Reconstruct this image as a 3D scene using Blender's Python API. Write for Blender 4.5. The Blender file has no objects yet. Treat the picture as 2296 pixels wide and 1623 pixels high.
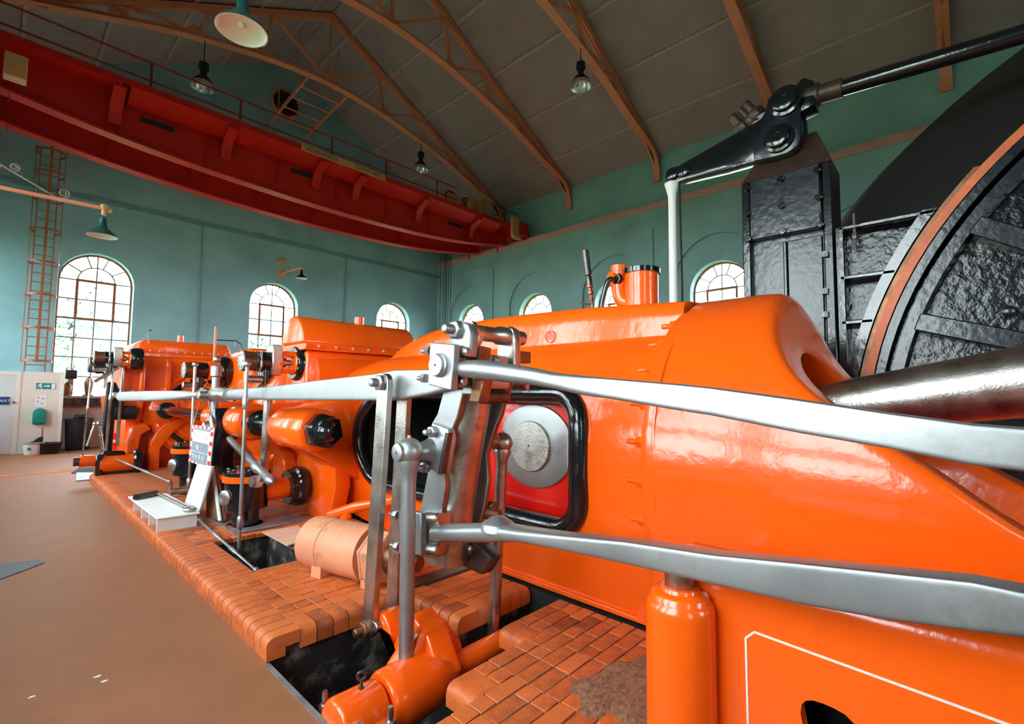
import bpy, bmesh, math, random
from mathutils import Vector, Matrix
random.seed(7)
R = math.radians
PI = math.pi
SC = bpy.context.scene
COL = SC.collection

# ---------------- camera, sky, sun, exposure ----------------
FPX, YAW, PITCH, ROLL = 1081.576, R(46.676), R(3.7476), R(0.5595)
EYE = Vector((0, 0, 1.75))
_f = Vector((math.sin(YAW) * math.cos(PITCH), math.cos(YAW) * math.cos(PITCH), math.sin(PITCH)))
_r0 = Vector((math.cos(YAW), -math.sin(YAW), 0))
_u0 = _r0.cross(_f)
_r = _r0 * math.cos(ROLL) + _u0 * math.sin(ROLL)
_u = _r.cross(_f)
cd = bpy.data.cameras.new('camera')
cd.sensor_width = 36
cd.lens = FPX / 2296 * 36
cd.clip_start = 0.02
cd.clip_end = 300
cam = bpy.data.objects.new('camera', cd)
cam.matrix_world = Matrix(((_r.x, _u.x, -_f.x, EYE.x), (_r.y, _u.y, -_f.y, EYE.y), (_r.z, _u.z, -_f.z, EYE.z), (0, 0, 0, 1)))
COL.objects.link(cam)
SC.camera = cam

w = bpy.data.worlds.new('sky')
SC.world = w
w.use_nodes = True
nt = w.node_tree
bg = nt.nodes['Background']
tc = nt.nodes.new('ShaderNodeTexCoord')
sx = nt.nodes.new('ShaderNodeSeparateXYZ')
cr = nt.nodes.new('ShaderNodeValToRGB')
cr.color_ramp.elements[0].position = 0.0
cr.color_ramp.elements[0].color = (0.93, 0.97, 1.0, 1)
cr.color_ramp.elements[1].position = 0.9
cr.color_ramp.elements[1].color = (0.80, 0.91, 1.0, 1)
nt.links.new(tc.outputs['Generated'], sx.inputs[0])
nt.links.new(sx.outputs['Z'], cr.inputs[0])
nt.links.new(cr.outputs[0], bg.inputs[0])
bg.inputs[1].default_value = 17.5
SC.view_settings.view_transform = 'Standard'
SC.view_settings.look = 'None'
SC.view_settings.exposure = 0.1
SC.view_settings.gamma = 1.0
SC.view_settings.use_curve_mapping = False
SC.cycles.max_bounces = 7
SC.cycles.diffuse_bounces = 4
SC.cycles.glossy_bounces = 3
SC.cycles.transparent_max_bounces = 12
SC.cycles.sample_clamp_indirect = 6
SC.cycles.use_denoising = True


# ---------------- measuring helper: a photo point on a known plane ----------------
def at(px, py, **k):
    d = _f + _r * ((px - 1148) / FPX) - _u * ((py - 811.5) / FPX)
    (a, v), = k.items()
    i = 'xyz'.index(a)
    return EYE + d * ((v - EYE[i]) / d[i])


# ---------------- materials ----------------
def mat(name, col, rough=0.5, metal=0.0, var=0.12, vs=3.0, bump=0.0, bs=25.0, coat=0.0, dirt=None, damt=0.5, ds=1.5, rvar=0.0, stretch=None, spec=0.5):
    m = bpy.data.materials.new(name)
    m.use_nodes = True
    n = m.node_tree.nodes
    l = m.node_tree.links
    b = n['Principled BSDF']
    b.inputs['Roughness'].default_value = rough
    b.inputs['Metallic'].default_value = metal
    b.inputs['Coat Weight'].default_value = coat
    b.inputs['Coat Roughness'].default_value = 0.08
    b.inputs['Specular IOR Level'].default_value = spec
    t = n.new('ShaderNodeTexCoord')
    vec = t.outputs['Object']
    if stretch:
        mp = n.new('ShaderNodeMapping')
        mp.inputs['Scale'].default_value = stretch
        l.new(vec, mp.inputs[0])
        vec = mp.outputs[0]
    nz = n.new('ShaderNodeTexNoise')
    nz.inputs['Scale'].default_value = vs
    nz.inputs['Detail'].default_value = 5
    l.new(vec, nz.inputs['Vector'])
    r = n.new('ShaderNodeValToRGB')
    r.color_ramp.elements[0].position = 0.3
    r.color_ramp.elements[1].position = 0.7
    r.color_ramp.elements[0].color = (*[c * (1 - var) for c in col], 1)
    r.color_ramp.elements[1].color = (*[min(1, c * (1 + var)) for c in col], 1)
    l.new(nz.outputs['Fac'], r.inputs[0])
    out = r.outputs[0]
    if dirt:
        n2 = n.new('ShaderNodeTexNoise')
        n2.inputs['Scale'].default_value = ds
        n2.inputs['Detail'].default_value = 8
        n2.inputs['Roughness'].default_value = 0.7
        l.new(vec, n2.inputs['Vector'])
        r2 = n.new('ShaderNodeValToRGB')
        r2.color_ramp.elements[0].position = 0.62 - damt * 0.3
        r2.color_ramp.elements[1].position = 0.72
        l.new(n2.outputs['Fac'], r2.inputs[0])
        mx = n.new('ShaderNodeMix')
        mx.data_type = 'RGBA'
        l.new(r2.outputs[0], mx.inputs[0])
        l.new(out, mx.inputs[6])
        mx.inputs[7].default_value = (*dirt, 1)
        out = mx.outputs[2]
    l.new(out, b.inputs['Base Color'])
    if rvar:
        mr = n.new('ShaderNodeMapRange')
        mr.inputs[3].default_value = max(0.03, rough - rvar)
        mr.inputs[4].default_value = rough + rvar
        l.new(nz.outputs['Fac'], mr.inputs[0])
        l.new(mr.outputs[0], b.inputs['Roughness'])
    if bump:
        n3 = n.new('ShaderNodeTexNoise')
        n3.inputs['Scale'].default_value = bs
        n3.inputs['Detail'].default_value = 6
        l.new(vec, n3.inputs['Vector'])
        bp = n.new('ShaderNodeBump')
        bp.inputs['Strength'].default_value = 1.0
        bp.inputs['Distance'].default_value = bump
        l.new(n3.outputs['Fac'], bp.inputs['Height'])
        l.new(bp.outputs[0], b.inputs['Normal'])
        if coat:
            l.new(bp.outputs[0], b.inputs['Coat Normal'])
    return m


def brickmat(name, c1, c2, mortar, plane, bw=0.23, rh=0.075, msize=0.008, bump=0.004, rough=0.6, patch=None):
    """painted brickwork or tiles: the bond runs on the world plane 'xz', 'yz' or 'xy'"""
    m = bpy.data.materials.new(name)
    m.use_nodes = True
    n = m.node_tree.nodes
    l = m.node_tree.links
    b = n['Principled BSDF']
    b.inputs['Roughness'].default_value = rough
    g = n.new('ShaderNodeNewGeometry')
    s = n.new('ShaderNodeSeparateXYZ')
    c = n.new('ShaderNodeCombineXYZ')
    l.new(g.outputs['Position'], s.inputs[0])
    l.new(s.outputs['XYZ'.index(plane[0].upper())], c.inputs[0])
    l.new(s.outputs['XYZ'.index(plane[1].upper())], c.inputs[1])
    t = n.new('ShaderNodeTexBrick')
    t.inputs['Scale'].default_value = 1
    t.inputs['Brick Width'].default_value = bw
    t.inputs['Row Height'].default_value = rh
    t.inputs['Mortar Size'].default_value = msize
    t.inputs['Mortar Smooth'].default_value = 0.3
    t.inputs['Color1'].default_value = (*c1, 1)
    t.inputs['Color2'].default_value = (*c2, 1)
    t.inputs['Mortar'].default_value = (*mortar, 1)
    l.new(c.outputs[0], t.inputs['Vector'])
    nz = n.new('ShaderNodeTexNoise')
    nz.inputs['Scale'].default_value = 0.7
    nz.inputs['Detail'].default_value = 6
    l.new(g.outputs['Position'], nz.inputs['Vector'])
    mx = n.new('ShaderNodeMix')
    mx.data_type = 'RGBA'
    mx.blend_type = 'MULTIPLY'
    mx.inputs[0].default_value = 1
    rr = n.new('ShaderNodeValToRGB')
    rr.color_ramp.elements[0].position = 0.3
    rr.color_ramp.elements[0].color = (0.8, 0.8, 0.8, 1)
    rr.color_ramp.elements[1].position = 0.7
    rr.color_ramp.elements[1].color = (1.12, 1.1, 1.08, 1)
    l.new(nz.outputs['Fac'], rr.inputs[0])
    l.new(t.outputs['Color'], mx.inputs[6])
    l.new(rr.outputs[0], mx.inputs[7])
    l.new(mx.outputs[2], b.inputs['Base Color'])
    bp = n.new('ShaderNodeBump')
    bp.invert = True
    bp.inputs['Distance'].default_value = bump
    l.new(t.outputs['Fac'], bp.inputs['Height'])
    l.new(bp.outputs[0], b.inputs['Normal'])
    return m


def glassmat():
    m = bpy.data.materials.new('window_glass')
    m.use_nodes = True
    n = m.node_tree.nodes
    l = m.node_tree.links
    n.remove(n['Principled BSDF'])
    o = n['Material Output']
    tr = n.new('ShaderNodeBsdfTransparent')
    tr.inputs[0].default_value = (0.93, 0.97, 0.96, 1)
    gl = n.new('ShaderNodeBsdfGlossy')
    gl.inputs['Roughness'].default_value = 0.03
    lw = n.new('ShaderNodeLayerWeight')
    pw = n.new('ShaderNodeMath')
    pw.operation = 'POWER'
    pw.inputs[1].default_value = 5
    fr = n.new('ShaderNodeMapRange')
    fr.inputs[3].default_value = 0.03
    l.new(lw.outputs['Facing'], pw.inputs[0])
    l.new(pw.outputs[0], fr.inputs[0])
    mx = n.new('ShaderNodeMixShader')
    l.new(fr.outputs[0], mx.inputs[0])
    l.new(tr.outputs[0], mx.inputs[1])
    l.new(gl.outputs[0], mx.inputs[2])
    l.new(mx.outputs[0], o.inputs[0])
    return m


ORANGE = mat('orange_gloss_paint', (0.90, 0.102, 0.003), 0.2, 0, 0.05, 1.2, 0.004, 9, coat=0.3, rvar=0.05)
ORANGE_DULL = mat('orange_worn_paint', (0.62, 0.13, 0.035), 0.45, 0, 0.15, 5, 0.003, 30, dirt=(0.10, 0.05, 0.03), damt=0.25, ds=4)
SALMON = mat('salmon_paint', (0.66, 0.25, 0.13), 0.55, 0, 0.1, 4, 0.002, 40, dirt=(0.25, 0.12, 0.07), damt=0.15, ds=6)
REDIN = mat('red_inner_paint', (0.72, 0.008, 0.004), 0.25, 0, 0.1, 2, 0.003, 10, coat=0.4)
BLACK = mat('black_gloss_paint', (0.006, 0.007, 0.009), 0.15, 0, 0.3, 3, 0.002, 14, coat=0.5)
BLACKROUGH = mat('black_lumpy_paint', (0.006, 0.007, 0.010), 0.16, 0, 0.3, 5, 0.010, 13, coat=0.15, spec=0.4)
BLACKPLATE = mat('black_brushed_paint', (0.008, 0.010, 0.016), 0.24, 0, 0.3, 5, 0.0035, 14, coat=0.2, rvar=0.06, spec=0.5)
BLACKMATT = mat('black_paint_and_shade', (0.006, 0.005, 0.005), 0.75, 0, 0.3, 4, 0.002, 20)
BLACKBROWN = mat('oily_brown_black', (0.045, 0.02, 0.014), 0.45, 0, 0.4, 6, 0.003, 30)
STEEL = mat('bright_steel', (0.37, 0.375, 0.38), 0.42, 0.88, 0.12, 3, 0.0004, 40, rvar=0.08, dirt=(0.30, 0.29, 0.28), damt=0.25, ds=3)
STEEL2 = mat('worn_steel', (0.50, 0.465, 0.43), 0.34, 1, 0.2, 7, 0.0015, 60, rvar=0.08, dirt=(0.25, 0.15, 0.10), damt=0.35, ds=5)
RUSTY = mat('oily_brown_steel', (0.21, 0.095, 0.05), 0.4, 0.75, 0.4, 9, 0.002, 50, dirt=(0.32, 0.13, 0.06), damt=0.5, ds=6)
DARKSTEEL = mat('dark_steel', (0.12, 0.10, 0.095), 0.35, 0.9, 0.3, 8, 0.001, 50)
BRICKTOP = mat('orange_tile_brick', (0.62, 0.125, 0.024), 0.5, 0, 0.15, 6, 0.003, 60, dirt=(0.11, 0.05, 0.03), damt=0.45, ds=3.5)
BRICKTOP2 = mat('orange_tile_brick_dark', (0.50, 0.095, 0.02), 0.45, 0, 0.25, 7, 0.003, 60, dirt=(0.08, 0.04, 0.03), damt=0.6, ds=4)
BRICKTOP3 = mat('orange_tile_brick_pale', (0.66, 0.15, 0.032), 0.5, 0, 0.18, 6, 0.003, 60, dirt=(0.20, 0.09, 0.06), damt=0.3, ds=3)
MORTAR = mat('grey_mortar', (0.13, 0.095, 0.075), 0.85, 0, 0.2, 10, 0.003, 60)
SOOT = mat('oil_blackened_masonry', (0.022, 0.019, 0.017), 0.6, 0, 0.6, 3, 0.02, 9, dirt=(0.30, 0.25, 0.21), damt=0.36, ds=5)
FLOORM = mat('brown_floor_sheet', (0.31, 0.118, 0.055), 0.55, 0, 0.12, 0.8, 0.0006, 90, dirt=(0.27, 0.10, 0.045), damt=0.7, ds=2.2, rvar=0.07, spec=0.3)
WHITE = mat('white_paint', (0.78, 0.77, 0.75), 0.5, 0, 0.04, 3)
CREAM = mat('cream_painted_board', (0.72, 0.64, 0.58), 0.55, 0, 0.05, 2)
DOORM = mat('pale_grey_door_paint', (0.60, 0.60, 0.62), 0.5, 0, 0.06, 2)
TEAL = (0.25, 0.46, 0.53)
WALLX = brickmat('teal_painted_brick_gable', TEAL, tuple(c * 1.03 for c in TEAL), tuple(c * 0.95 for c in TEAL), 'xz', bump=.002)
WALLY = brickmat('teal_painted_brick_side', (0.235, 0.43, 0.455), (0.245, 0.442, 0.465), (0.20, 0.375, 0.395), 'yz', bump=.002)
TEALPLAIN = mat('teal_paint_and_shadow_line', (0.13, 0.27, 0.30), 0.5, 0, 0.06, 3)
DADO = mat('pinkish_lower_wall_paint', (0.45, 0.30, 0.24), 0.6, 0, 0.1, 2)
CEILM = mat('grey_mauve_roof_board', (0.33, 0.25, 0.265), 0.8, 0, 0.1, 1.2, 0.002, 30)
BATTENM = mat('grey_batten_paint', (0.42, 0.32, 0.30), 0.7, 0, 0.1, 3)
TRUSSM = mat('salmon_truss_paint', (0.66, 0.225, 0.12), 0.5, 0, 0.1, 2)
RAILM = mat('dusty_pink_beam_paint', (0.50, 0.27, 0.25), 0.6, 0, 0.1, 3)
CRANEM = mat('crane_red_paint', (0.46, 0.010, 0.004), 0.5, 0, 0.12, 2, 0.001, 20, spec=0.3)
CRANEDK = mat('crane_rail_dark_red', (0.30, 0.012, 0.006), 0.45, 0, 0.12, 2)
FRAMEM = mat('rust_brown_window_frame', (0.32, 0.10, 0.04), 0.5, 0, 0.2, 4)
BARM = mat('pale_glazing_bar', (0.24, 0.18, 0.15), 0.5, 0, 0.1, 4)
GLASS = glassmat()
DKGREEN = mat('dark_green_enamel', (0.005, 0.055, 0.06), 0.25, 0, 0.1, 3, coat=0.4)
ENAMEL = mat('white_enamel', (0.75, 0.70, 0.66), 0.3, 0, 0.03, 3)
ALU = mat('spun_aluminium', (0.75, 0.76, 0.78), 0.25, 1, 0.1, 12)
GREEN = mat('safety_green', (0.0, 0.23, 0.20), 0.45, 0, 0.05, 3)
BLUE = mat('sign_blue', (0.004, 0.045, 0.19), 0.4, 0, 0.05, 3)
TEXTW = mat('white_lettering', (0.8, 0.8, 0.8), 0.5, 0, 0.0, 3)
TEXTD = mat('dark_lettering', (0.04, 0.02, 0.015), 0.6, 0, 0.0, 3)
PLATEM = mat('buff_name_plate', (0.55, 0.27, 0.12), 0.5, 0, 0.08, 6)
WOOD = mat('brown_board', (0.28, 0.13, 0.06), 0.6, 0, 0.25, 6, stretch=(8, 8, 1))
SLATE = mat('grey_chalk_board', (0.20, 0.23, 0.27), 0.6, 0, 0.25, 20)
REDSAFE = mat('bright_red_plastic', (0.80, 0.02, 0.008), 0.35, 0, 0.05, 3)
BLKPLASTIC = mat('black_plastic', (0.008, 0.008, 0.012), 0.4, 0, 0.1, 3)
GREYCARPET = mat('grey_carpet_mat', (0.16, 0.165, 0.175), 0.95, 0, 0.3, 60, 0.003, 200)
SAND = mat('brown_grit', (0.23, 0.10, 0.05), 0.9, 0, 0.5, 45, 0.006, 120)
STRIPM = mat('orange_floor_paint', (0.50, 0.16, 0.05), 0.75, 0, 0.12, 3, spec=0.2)
STONE = mat('pale_window_sill', (0.35, 0.28, 0.24), 0.6, 0, 0.1, 3)
GREYPLATE = mat('scuffed_grey_plate', (0.30, 0.30, 0.31), 0.4, 0.5, 0.3, 8, 0.001, 40)
LEAF = mat('pale_spring_leaf', (0.50, 0.60, 0.54), 0.7, 0, 0.4, 2)
BARK = mat('grey_bark', (0.16, 0.12, 0.09), 0.9, 0, 0.3, 8)
GRASSM = mat('mown_grass', (0.16, 0.24, 0.10), 0.9, 0, 0.3, 2)


# ---------------- mesh helpers ----------------
def B():
    return bmesh.new()


def box(bm, lo, hi):
    x0, y0, z0 = lo
    x1, y1, z1 = hi
    v = [bm.verts.new(p) for p in ((x0, y0, z0), (x1, y0, z0), (x1, y1, z0), (x0, y1, z0), (x0, y0, z1), (x1, y0, z1), (x1, y1, z1), (x0, y1, z1))]
    for f in ((0, 3, 2, 1), (4, 5, 6, 7), (0, 1, 5, 4), (1, 2, 6, 5), (2, 3, 7, 6), (3, 0, 4, 7)):
        bm.faces.new([v[i] for i in f])
    return bm


def basis(d):
    d = Vector(d).normalized()
    a = Vector((0, 0, 1)) if abs(d.z) < 0.9 else Vector((1, 0, 0))
    s = d.cross(a).normalized()
    t = s.cross(d).normalized()
    return d, s, t


def ring(bm, c, s, t, r, seg, ph=0.0):
    return [bm.verts.new(c + s * (r * math.cos(2 * PI * i / seg + ph)) + t * (r * math.sin(2 * PI * i / seg + ph))) for i in range(seg)]


def skin(bm, A, Bq, closed=True):
    n = len(A)
    for i in range(n if closed else n - 1):
        j = (i + 1) % n
        try:
            bm.faces.new((A[i], A[j], Bq[j], Bq[i]))
        except ValueError:
            pass


def cap(bm, Rg, flip=False):
    try:
        bm.faces.new(Rg[::-1] if not flip else Rg)
    except ValueError:
        pass


def lathe(bm, o, d, prof, seg=24, ph=0.0):
    """prof: (distance along d, radius); radius 0 ends are closed"""
    o = Vector(o)
    d, s, t = basis(d)
    prev = None
    first = None
    for h, r in prof:
        rg = ring(bm, o + d * h, s, t, max(r, 1e-4), seg, ph)
        if prev:
            skin(bm, prev, rg)
        else:
            first = rg
        prev = rg
    cap(bm, first)
    cap(bm, prev, True)
    return bm


def cyl(bm, p0, p1, r0, r1=None, seg=20, ph=0.0):
    p0 = Vector(p0)
    p1 = Vector(p1)
    return lathe(bm, p0, p1 - p0, ((0, r0), ((p1 - p0).length, r0 if r1 is None else r1)), seg, ph)


def rod(bm, p0, p1, r, seg=16, c=0.15):
    p0 = Vector(p0)
    p1 = Vector(p1)
    L = (p1 - p0).length
    q = min(r * c, L * 0.3)
    return lathe(bm, p0, p1 - p0, ((0, r - q), (q, r), (L - q, r), (L, r - q)), seg)


def hexnut(bm, p, d, r, h, stud=0.0):
    lathe(bm, p, d, ((0, r), (h * 0.8, r), (h, r * 0.86)), 6)
    if stud:
        dn = Vector(d).normalized()
        lathe(bm, Vector(p) + dn * h * 0.9, d, ((0, r * 0.5), (stud * 0.8, r * 0.5), (stud, r * 0.4)), 12)
    return bm


def sphere(bm, c, r, seg=20, sc=(1, 1, 1)):
    ret = bmesh.ops.create_uvsphere(bm, u_segments=seg, v_segments=max(6, seg // 2), radius=r)
    for v in ret['verts']:
        v.co = Vector((v.co.x * sc[0], v.co.y * sc[1], v.co.z * sc[2])) + Vector(c)
    return bm


def tube(bm, pts, r, seg=10, caps=True):
    pts = [Vector(p) for p in pts]
    prev = None
    first = None
    s = None
    for i, p in enumerate(pts):
        d = (pts[min(i + 1, len(pts) - 1)] - pts[max(i - 1, 0)]).normalized()
        if s is None:
            _, s, t = basis(d)
        else:
            s = (s - d * s.dot(d)).normalized()
            t = s.cross(d).normalized()
        rg = ring(bm, p, s, t, r[i] if isinstance(r, (list, tuple)) else r, seg)
        if prev:
            skin(bm, prev, rg)
        else:
            first = rg
        prev = rg
    if caps:
        cap(bm, first)
        cap(bm, prev, True)
    return bm


def smoothpath(pts, n=6):
    pts = [Vector(p) for p in pts]
    out = []
    for i in range(len(pts) - 1):
        a, b, c, d = pts[max(i - 1, 0)], pts[i], pts[i + 1], pts[min(i + 2, len(pts) - 1)]
        for k in range(n):
            t = k / n
            out.append(0.5 * ((2 * b) + (c - a) * t + (2 * a - 5 * b + 4 * c - d) * t * t + (3 * b - a - 3 * c + d) * t ** 3))
    out.append(pts[-1])
    return out


def m3(axis, u, v, k):
    return {'x': (k, u, v), 'y': (u, k, v), 'z': (u, v, k)}[axis]


def prism(bm, poly, axis, a, b):
    A = [bm.verts.new(m3(axis, u, v, a)) for u, v in poly]
    Q = [bm.verts.new(m3(axis, u, v, b)) for u, v in poly]
    n = len(poly)
    fs = [bm.faces.new(A), bm.faces.new(Q[::-1])]
    for i in range(n):
        j = (i + 1) % n
        fs.append(bm.faces.new((A[j], A[i], Q[i], Q[j])))
    bmesh.ops.recalc_face_normals(bm, faces=fs)
    return bm


def holed(bm, outer, holes, axis, a, b):
    """plate with holes, between a and b on the axis"""
    t = bmesh.new()
    es = []
    for loop in [outer] + holes:
        vs = [t.verts.new(m3(axis, u, v, a)) for u, v in loop]
        es += [t.edges.new((vs[i], vs[(i + 1) % len(vs)])) for i in range(len(vs))]
    bmesh.ops.triangle_fill(t, use_beauty=True, use_dissolve=False, edges=es)
    ret = bmesh.ops.extrude_face_region(t, geom=t.faces[:])
    mv = [e for e in ret['geom'] if isinstance(e, bmesh.types.BMVert)]
    dv = Vector(m3(axis, 0, 0, b - a))
    for v in mv:
        v.co += dv
    bmesh.ops.recalc_face_normals(t, faces=t.faces[:])
    me = bpy.data.meshes.new('tmp')
    t.to_mesh(me)
    t.free()
    bm.from_mesh(me)
    bpy.data.meshes.remove(me)
    return bm


def beam(bm, p0, p1, w, h, up=(0, 0, 1)):
    """rectangular bar between two points, w across and h along up"""
    p0 = Vector(p0)
    p1 = Vector(p1)
    d = (p1 - p0).normalized()
    s = d.cross(Vector(up)).normalized()
    t = s.cross(d).normalized()
    A = [bm.verts.new(p0 + s * (w / 2 * i) + t * (h / 2 * j)) for i, j in ((-1, -1), (1, -1), (1, 1), (-1, 1))]
    Q = [bm.verts.new(p1 + s * (w / 2 * i) + t * (h / 2 * j)) for i, j in ((-1, -1), (1, -1), (1, 1), (-1, 1))]
    fs = [bm.faces.new(A), bm.faces.new(Q[::-1])]
    for i in range(4):
        fs.append(bm.faces.new((A[(i + 1) % 4], A[i], Q[i], Q[(i + 1) % 4])))
    bmesh.ops.recalc_face_normals(bm, faces=fs)
    return bm


def torus(bm, c, d, R0, r, seg=40, s2=10):
    c = Vector(c)
    d, s, t = basis(d)
    prev = None
    first = None
    for i in range(seg):
        a = 2 * PI * i / seg
        u = s * math.cos(a) + t * math.sin(a)
        rg = ring(bm, c + u * R0, u, d, r, s2)
        if prev:
            skin(bm, prev, rg)
        else:
            first = rg
        prev = rg
    skin(bm, prev, first)
    return bm


def bev(bm, off, seg=2, ang=35):
    bmesh.ops.remove_doubles(bm, verts=bm.verts[:], dist=1e-5)
    es = [e for e in bm.edges if len(e.link_faces) == 2 and e.calc_face_angle(0) > R(ang)]
    if es:
        bmesh.ops.bevel(bm, geom=es, offset=off, segments=seg, affect='EDGES', clamp_overlap=True, profile=0.5)
    return bm


def obj(name, bm, m, parent=None, fix=True, ang=38):
    if fix:
        bmesh.ops.recalc_face_normals(bm, faces=bm.faces[:])
    me = bpy.data.meshes.new(name)
    bm.to_mesh(me)
    bm.free()
    for p in me.polygons:
        p.use_smooth = True
    me.set_sharp_from_angle(angle=R(ang))
    for q in (m if isinstance(m, (list, tuple)) else [m]):
        me.materials.append(q)
    o = bpy.data.objects.new(name, me)
    COL.objects.link(o)
    if parent:
        adopt(o, parent)
    return o


def adopt(o, parent):
    o.parent = parent
    t = parent.location.copy() if parent.type == 'EMPTY' else Vector((0, 0, 0))
    o.matrix_parent_inverse = Matrix.Translation(-t)


def tag(o, label, cat, group=None, kind=None):
    o['label'] = label
    o['category'] = cat
    if group:
        o['group'] = group
    if kind:
        o['kind'] = kind
    return o


def thing(name, label, cat, loc=(0, 0, 0), group=None):
    o = bpy.data.objects.new(name, None)
    o.location = loc
    o.empty_display_size = 0.1
    COL.objects.link(o)
    return tag(o, label, cat, group)


def struct(name, bm, m, parent=None):
    o = obj(name, bm, m, parent)
    if not parent:
        o['kind'] = 'structure'
    return o


def structroot(name, loc=(0, 0, 0)):
    o = bpy.data.objects.new(name, None)
    o.location = loc
    COL.objects.link(o)
    o['kind'] = 'structure'
    return o


def share(o, name, parent, delta=(0, 0, 0)):
    """another object on the same mesh, moved by delta"""
    c = o.copy()
    c.name = name
    COL.objects.link(c)
    c.parent = parent
    c.matrix_parent_inverse = o.matrix_parent_inverse.copy()
    c.location = Vector(o.location) + Vector(delta)
    return c


def dup(root, delta, label=None):
    r = root.copy()
    COL.objects.link(r)
    r.location = Vector(root.location) + Vector(delta)
    if label:
        r['label'] = label
    for ch in list(root.children):
        c = ch.copy()
        COL.objects.link(c)
        c.parent = r
        c.matrix_parent_inverse = ch.matrix_parent_inverse.copy()
        for g in list(ch.children):
            d = g.copy()
            COL.objects.link(d)
            d.parent = c
            d.matrix_parent_inverse = g.matrix_parent_inverse.copy()
    return r


def text(name, s, size, m, M, parent, depth=0.002, ax='CENTER'):
    cu = bpy.data.curves.new(name, 'FONT')
    cu.body = s
    cu.size = size
    cu.extrude = depth
    cu.align_x = ax
    cu.align_y = 'CENTER'
    tmp = bpy.data.objects.new('tmp', cu)
    COL.objects.link(tmp)
    me = bpy.data.meshes.new_from_object(tmp.evaluated_get(bpy.context.evaluated_depsgraph_get()))
    bpy.data.objects.remove(tmp)
    bpy.data.curves.remove(cu)
    me.transform(M)
    me.name = name
    me.materials.clear()
    me.materials.append(m)
    o = bpy.data.objects.new(name, me)
    COL.objects.link(o)
    o['kind'] = 'stuff'
    if parent:
        adopt(o, parent)
    return o


def face_m(p, nrm, upv=(0, 0, 1)):
    """placing matrix for lettering: z to nrm, y to upv"""
    z = Vector(nrm).normalized()
    x = Vector(upv).cross(z).normalized()
    y = z.cross(x)
    return Matrix(((x.x, y.x, z.x, p[0]), (x.y, y.y, z.y, p[1]), (x.z, y.z, z.z, p[2]), (0, 0, 0, 1)))


def arc(cx, cy, r, a0, a1, n):
    return [(cx + r * math.cos(R(a0 + (a1 - a0) * i / n)), cy + r * math.sin(R(a0 + (a1 - a0) * i / n))) for i in range(n + 1)]

# ================= THE ROOM =================
GY, WX, UX, LX, FY = 20.0, 15.57, 16.34, -1.45, -9.5     # gable, lower and upper right wall, left wall, wall behind
RIDGE, EAVE = 7.45, 10.6
SLOPE = 0.53
TH = 0.5
WSILL, WTOP, WHW = 1.5, 5.97, 0.82


def archloop(c, hw, z0, zt, n=14):
    zs = zt - hw
    return [(c - hw, z0), (c + hw, z0)] + arc(c, zs, hw, 0, 180, n)


WIN_G = [1.97, 7.37, 12.86]
WIN_R = [17.5, 13.38, 9.42, 5.66, 1.7, -2.3]
WIN_L = [18.4, 15.4, 12.4, 9.4, 6.4, 3.4, 1.2, -4.8]  # unseen left windows, spaced so the black post and panels reflect them
ADDED_WIN_F = [4.4, 9.8]  # unseen windows added behind to light the bell end and rods


def roofz(x):
    return EAVE + SLOPE * (UX - x) if x > RIDGE else EAVE + SLOPE * (UX - 2 * RIDGE + x)


# floor: sheet floor with the engine pit cut out
bm = B()
holed(bm, [(LX - .5, FY - .5), (UX + .5, FY - .5), (UX + .5, GY + .5), (LX - .5, GY + .5)], [[(1.28, -9.1), (12.2, -9.1), (12.2, 3.0), (7.6, 3.0), (7.6, 12.38), (1.28, 12.38)]], 'z', -0.06, 0)
struct('floor', bm, FLOORM)
bm = B()
box(bm, (0.9, -9.3, -1.35), (5.6, 12.6, -1.25))
box(bm, (0.9, -9.3, -1.25), (1.27, 12.6, -0.062))
box(bm, (5.5, -9.3, -4.9), (12.4, 12.6, -4.8))
box(bm, (5.5, -9.3, -4.8), (5.6, 12.6, -1.35))
box(bm, (7.61, 3.01, -4.8), (7.8, 12.6, -0.062))
box(bm, (7.8, 3.01, -4.8), (12.4, 3.2, -0.062))
box(bm, (12.21, -9.3, -4.8), (12.4, 3.01, -0.062))
box(bm, (1.27, 12.39, -4.8), (7.61, 12.6, -0.062))
box(bm, (1.27, -9.3, -4.8), (12.21, -9.11, -0.062))
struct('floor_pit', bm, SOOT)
bm = B()
beam(bm, (1.275, 3.34, -0.02), (1.275, 0.2, -0.02), 0.03, 0.05)
struct('trim_1', bm, GREYPLATE)
bm = B()
prism(bm, [(LX, 13.9), (1.22, 14.02), (1.22, 14.36), (LX, 14.24)], 'z', 0.0, 0.004)
struct('trim_2', bm, STRIPM)

# gable wall with three arched windows
bm = B()
holed(bm, [(LX - .5, -0.5), (UX + .5, -0.5), (UX + .5, roofz(UX + .5) + .3), (RIDGE, roofz(RIDGE) + .3), (LX - .5, roofz(LX) + .3)],
      [archloop(c, WHW + .1, WSILL, WTOP + .1) for c in WIN_G], 'y', GY, GY + TH)
struct('wall_back', bm, WALLX)
bm = B()
box(bm, (LX, GY - .05, 7.72), (WX, GY, 7.86))
struct('trim_3', bm, TEALPLAIN)  # string course coloured darker to stand for its thin shadow

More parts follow.
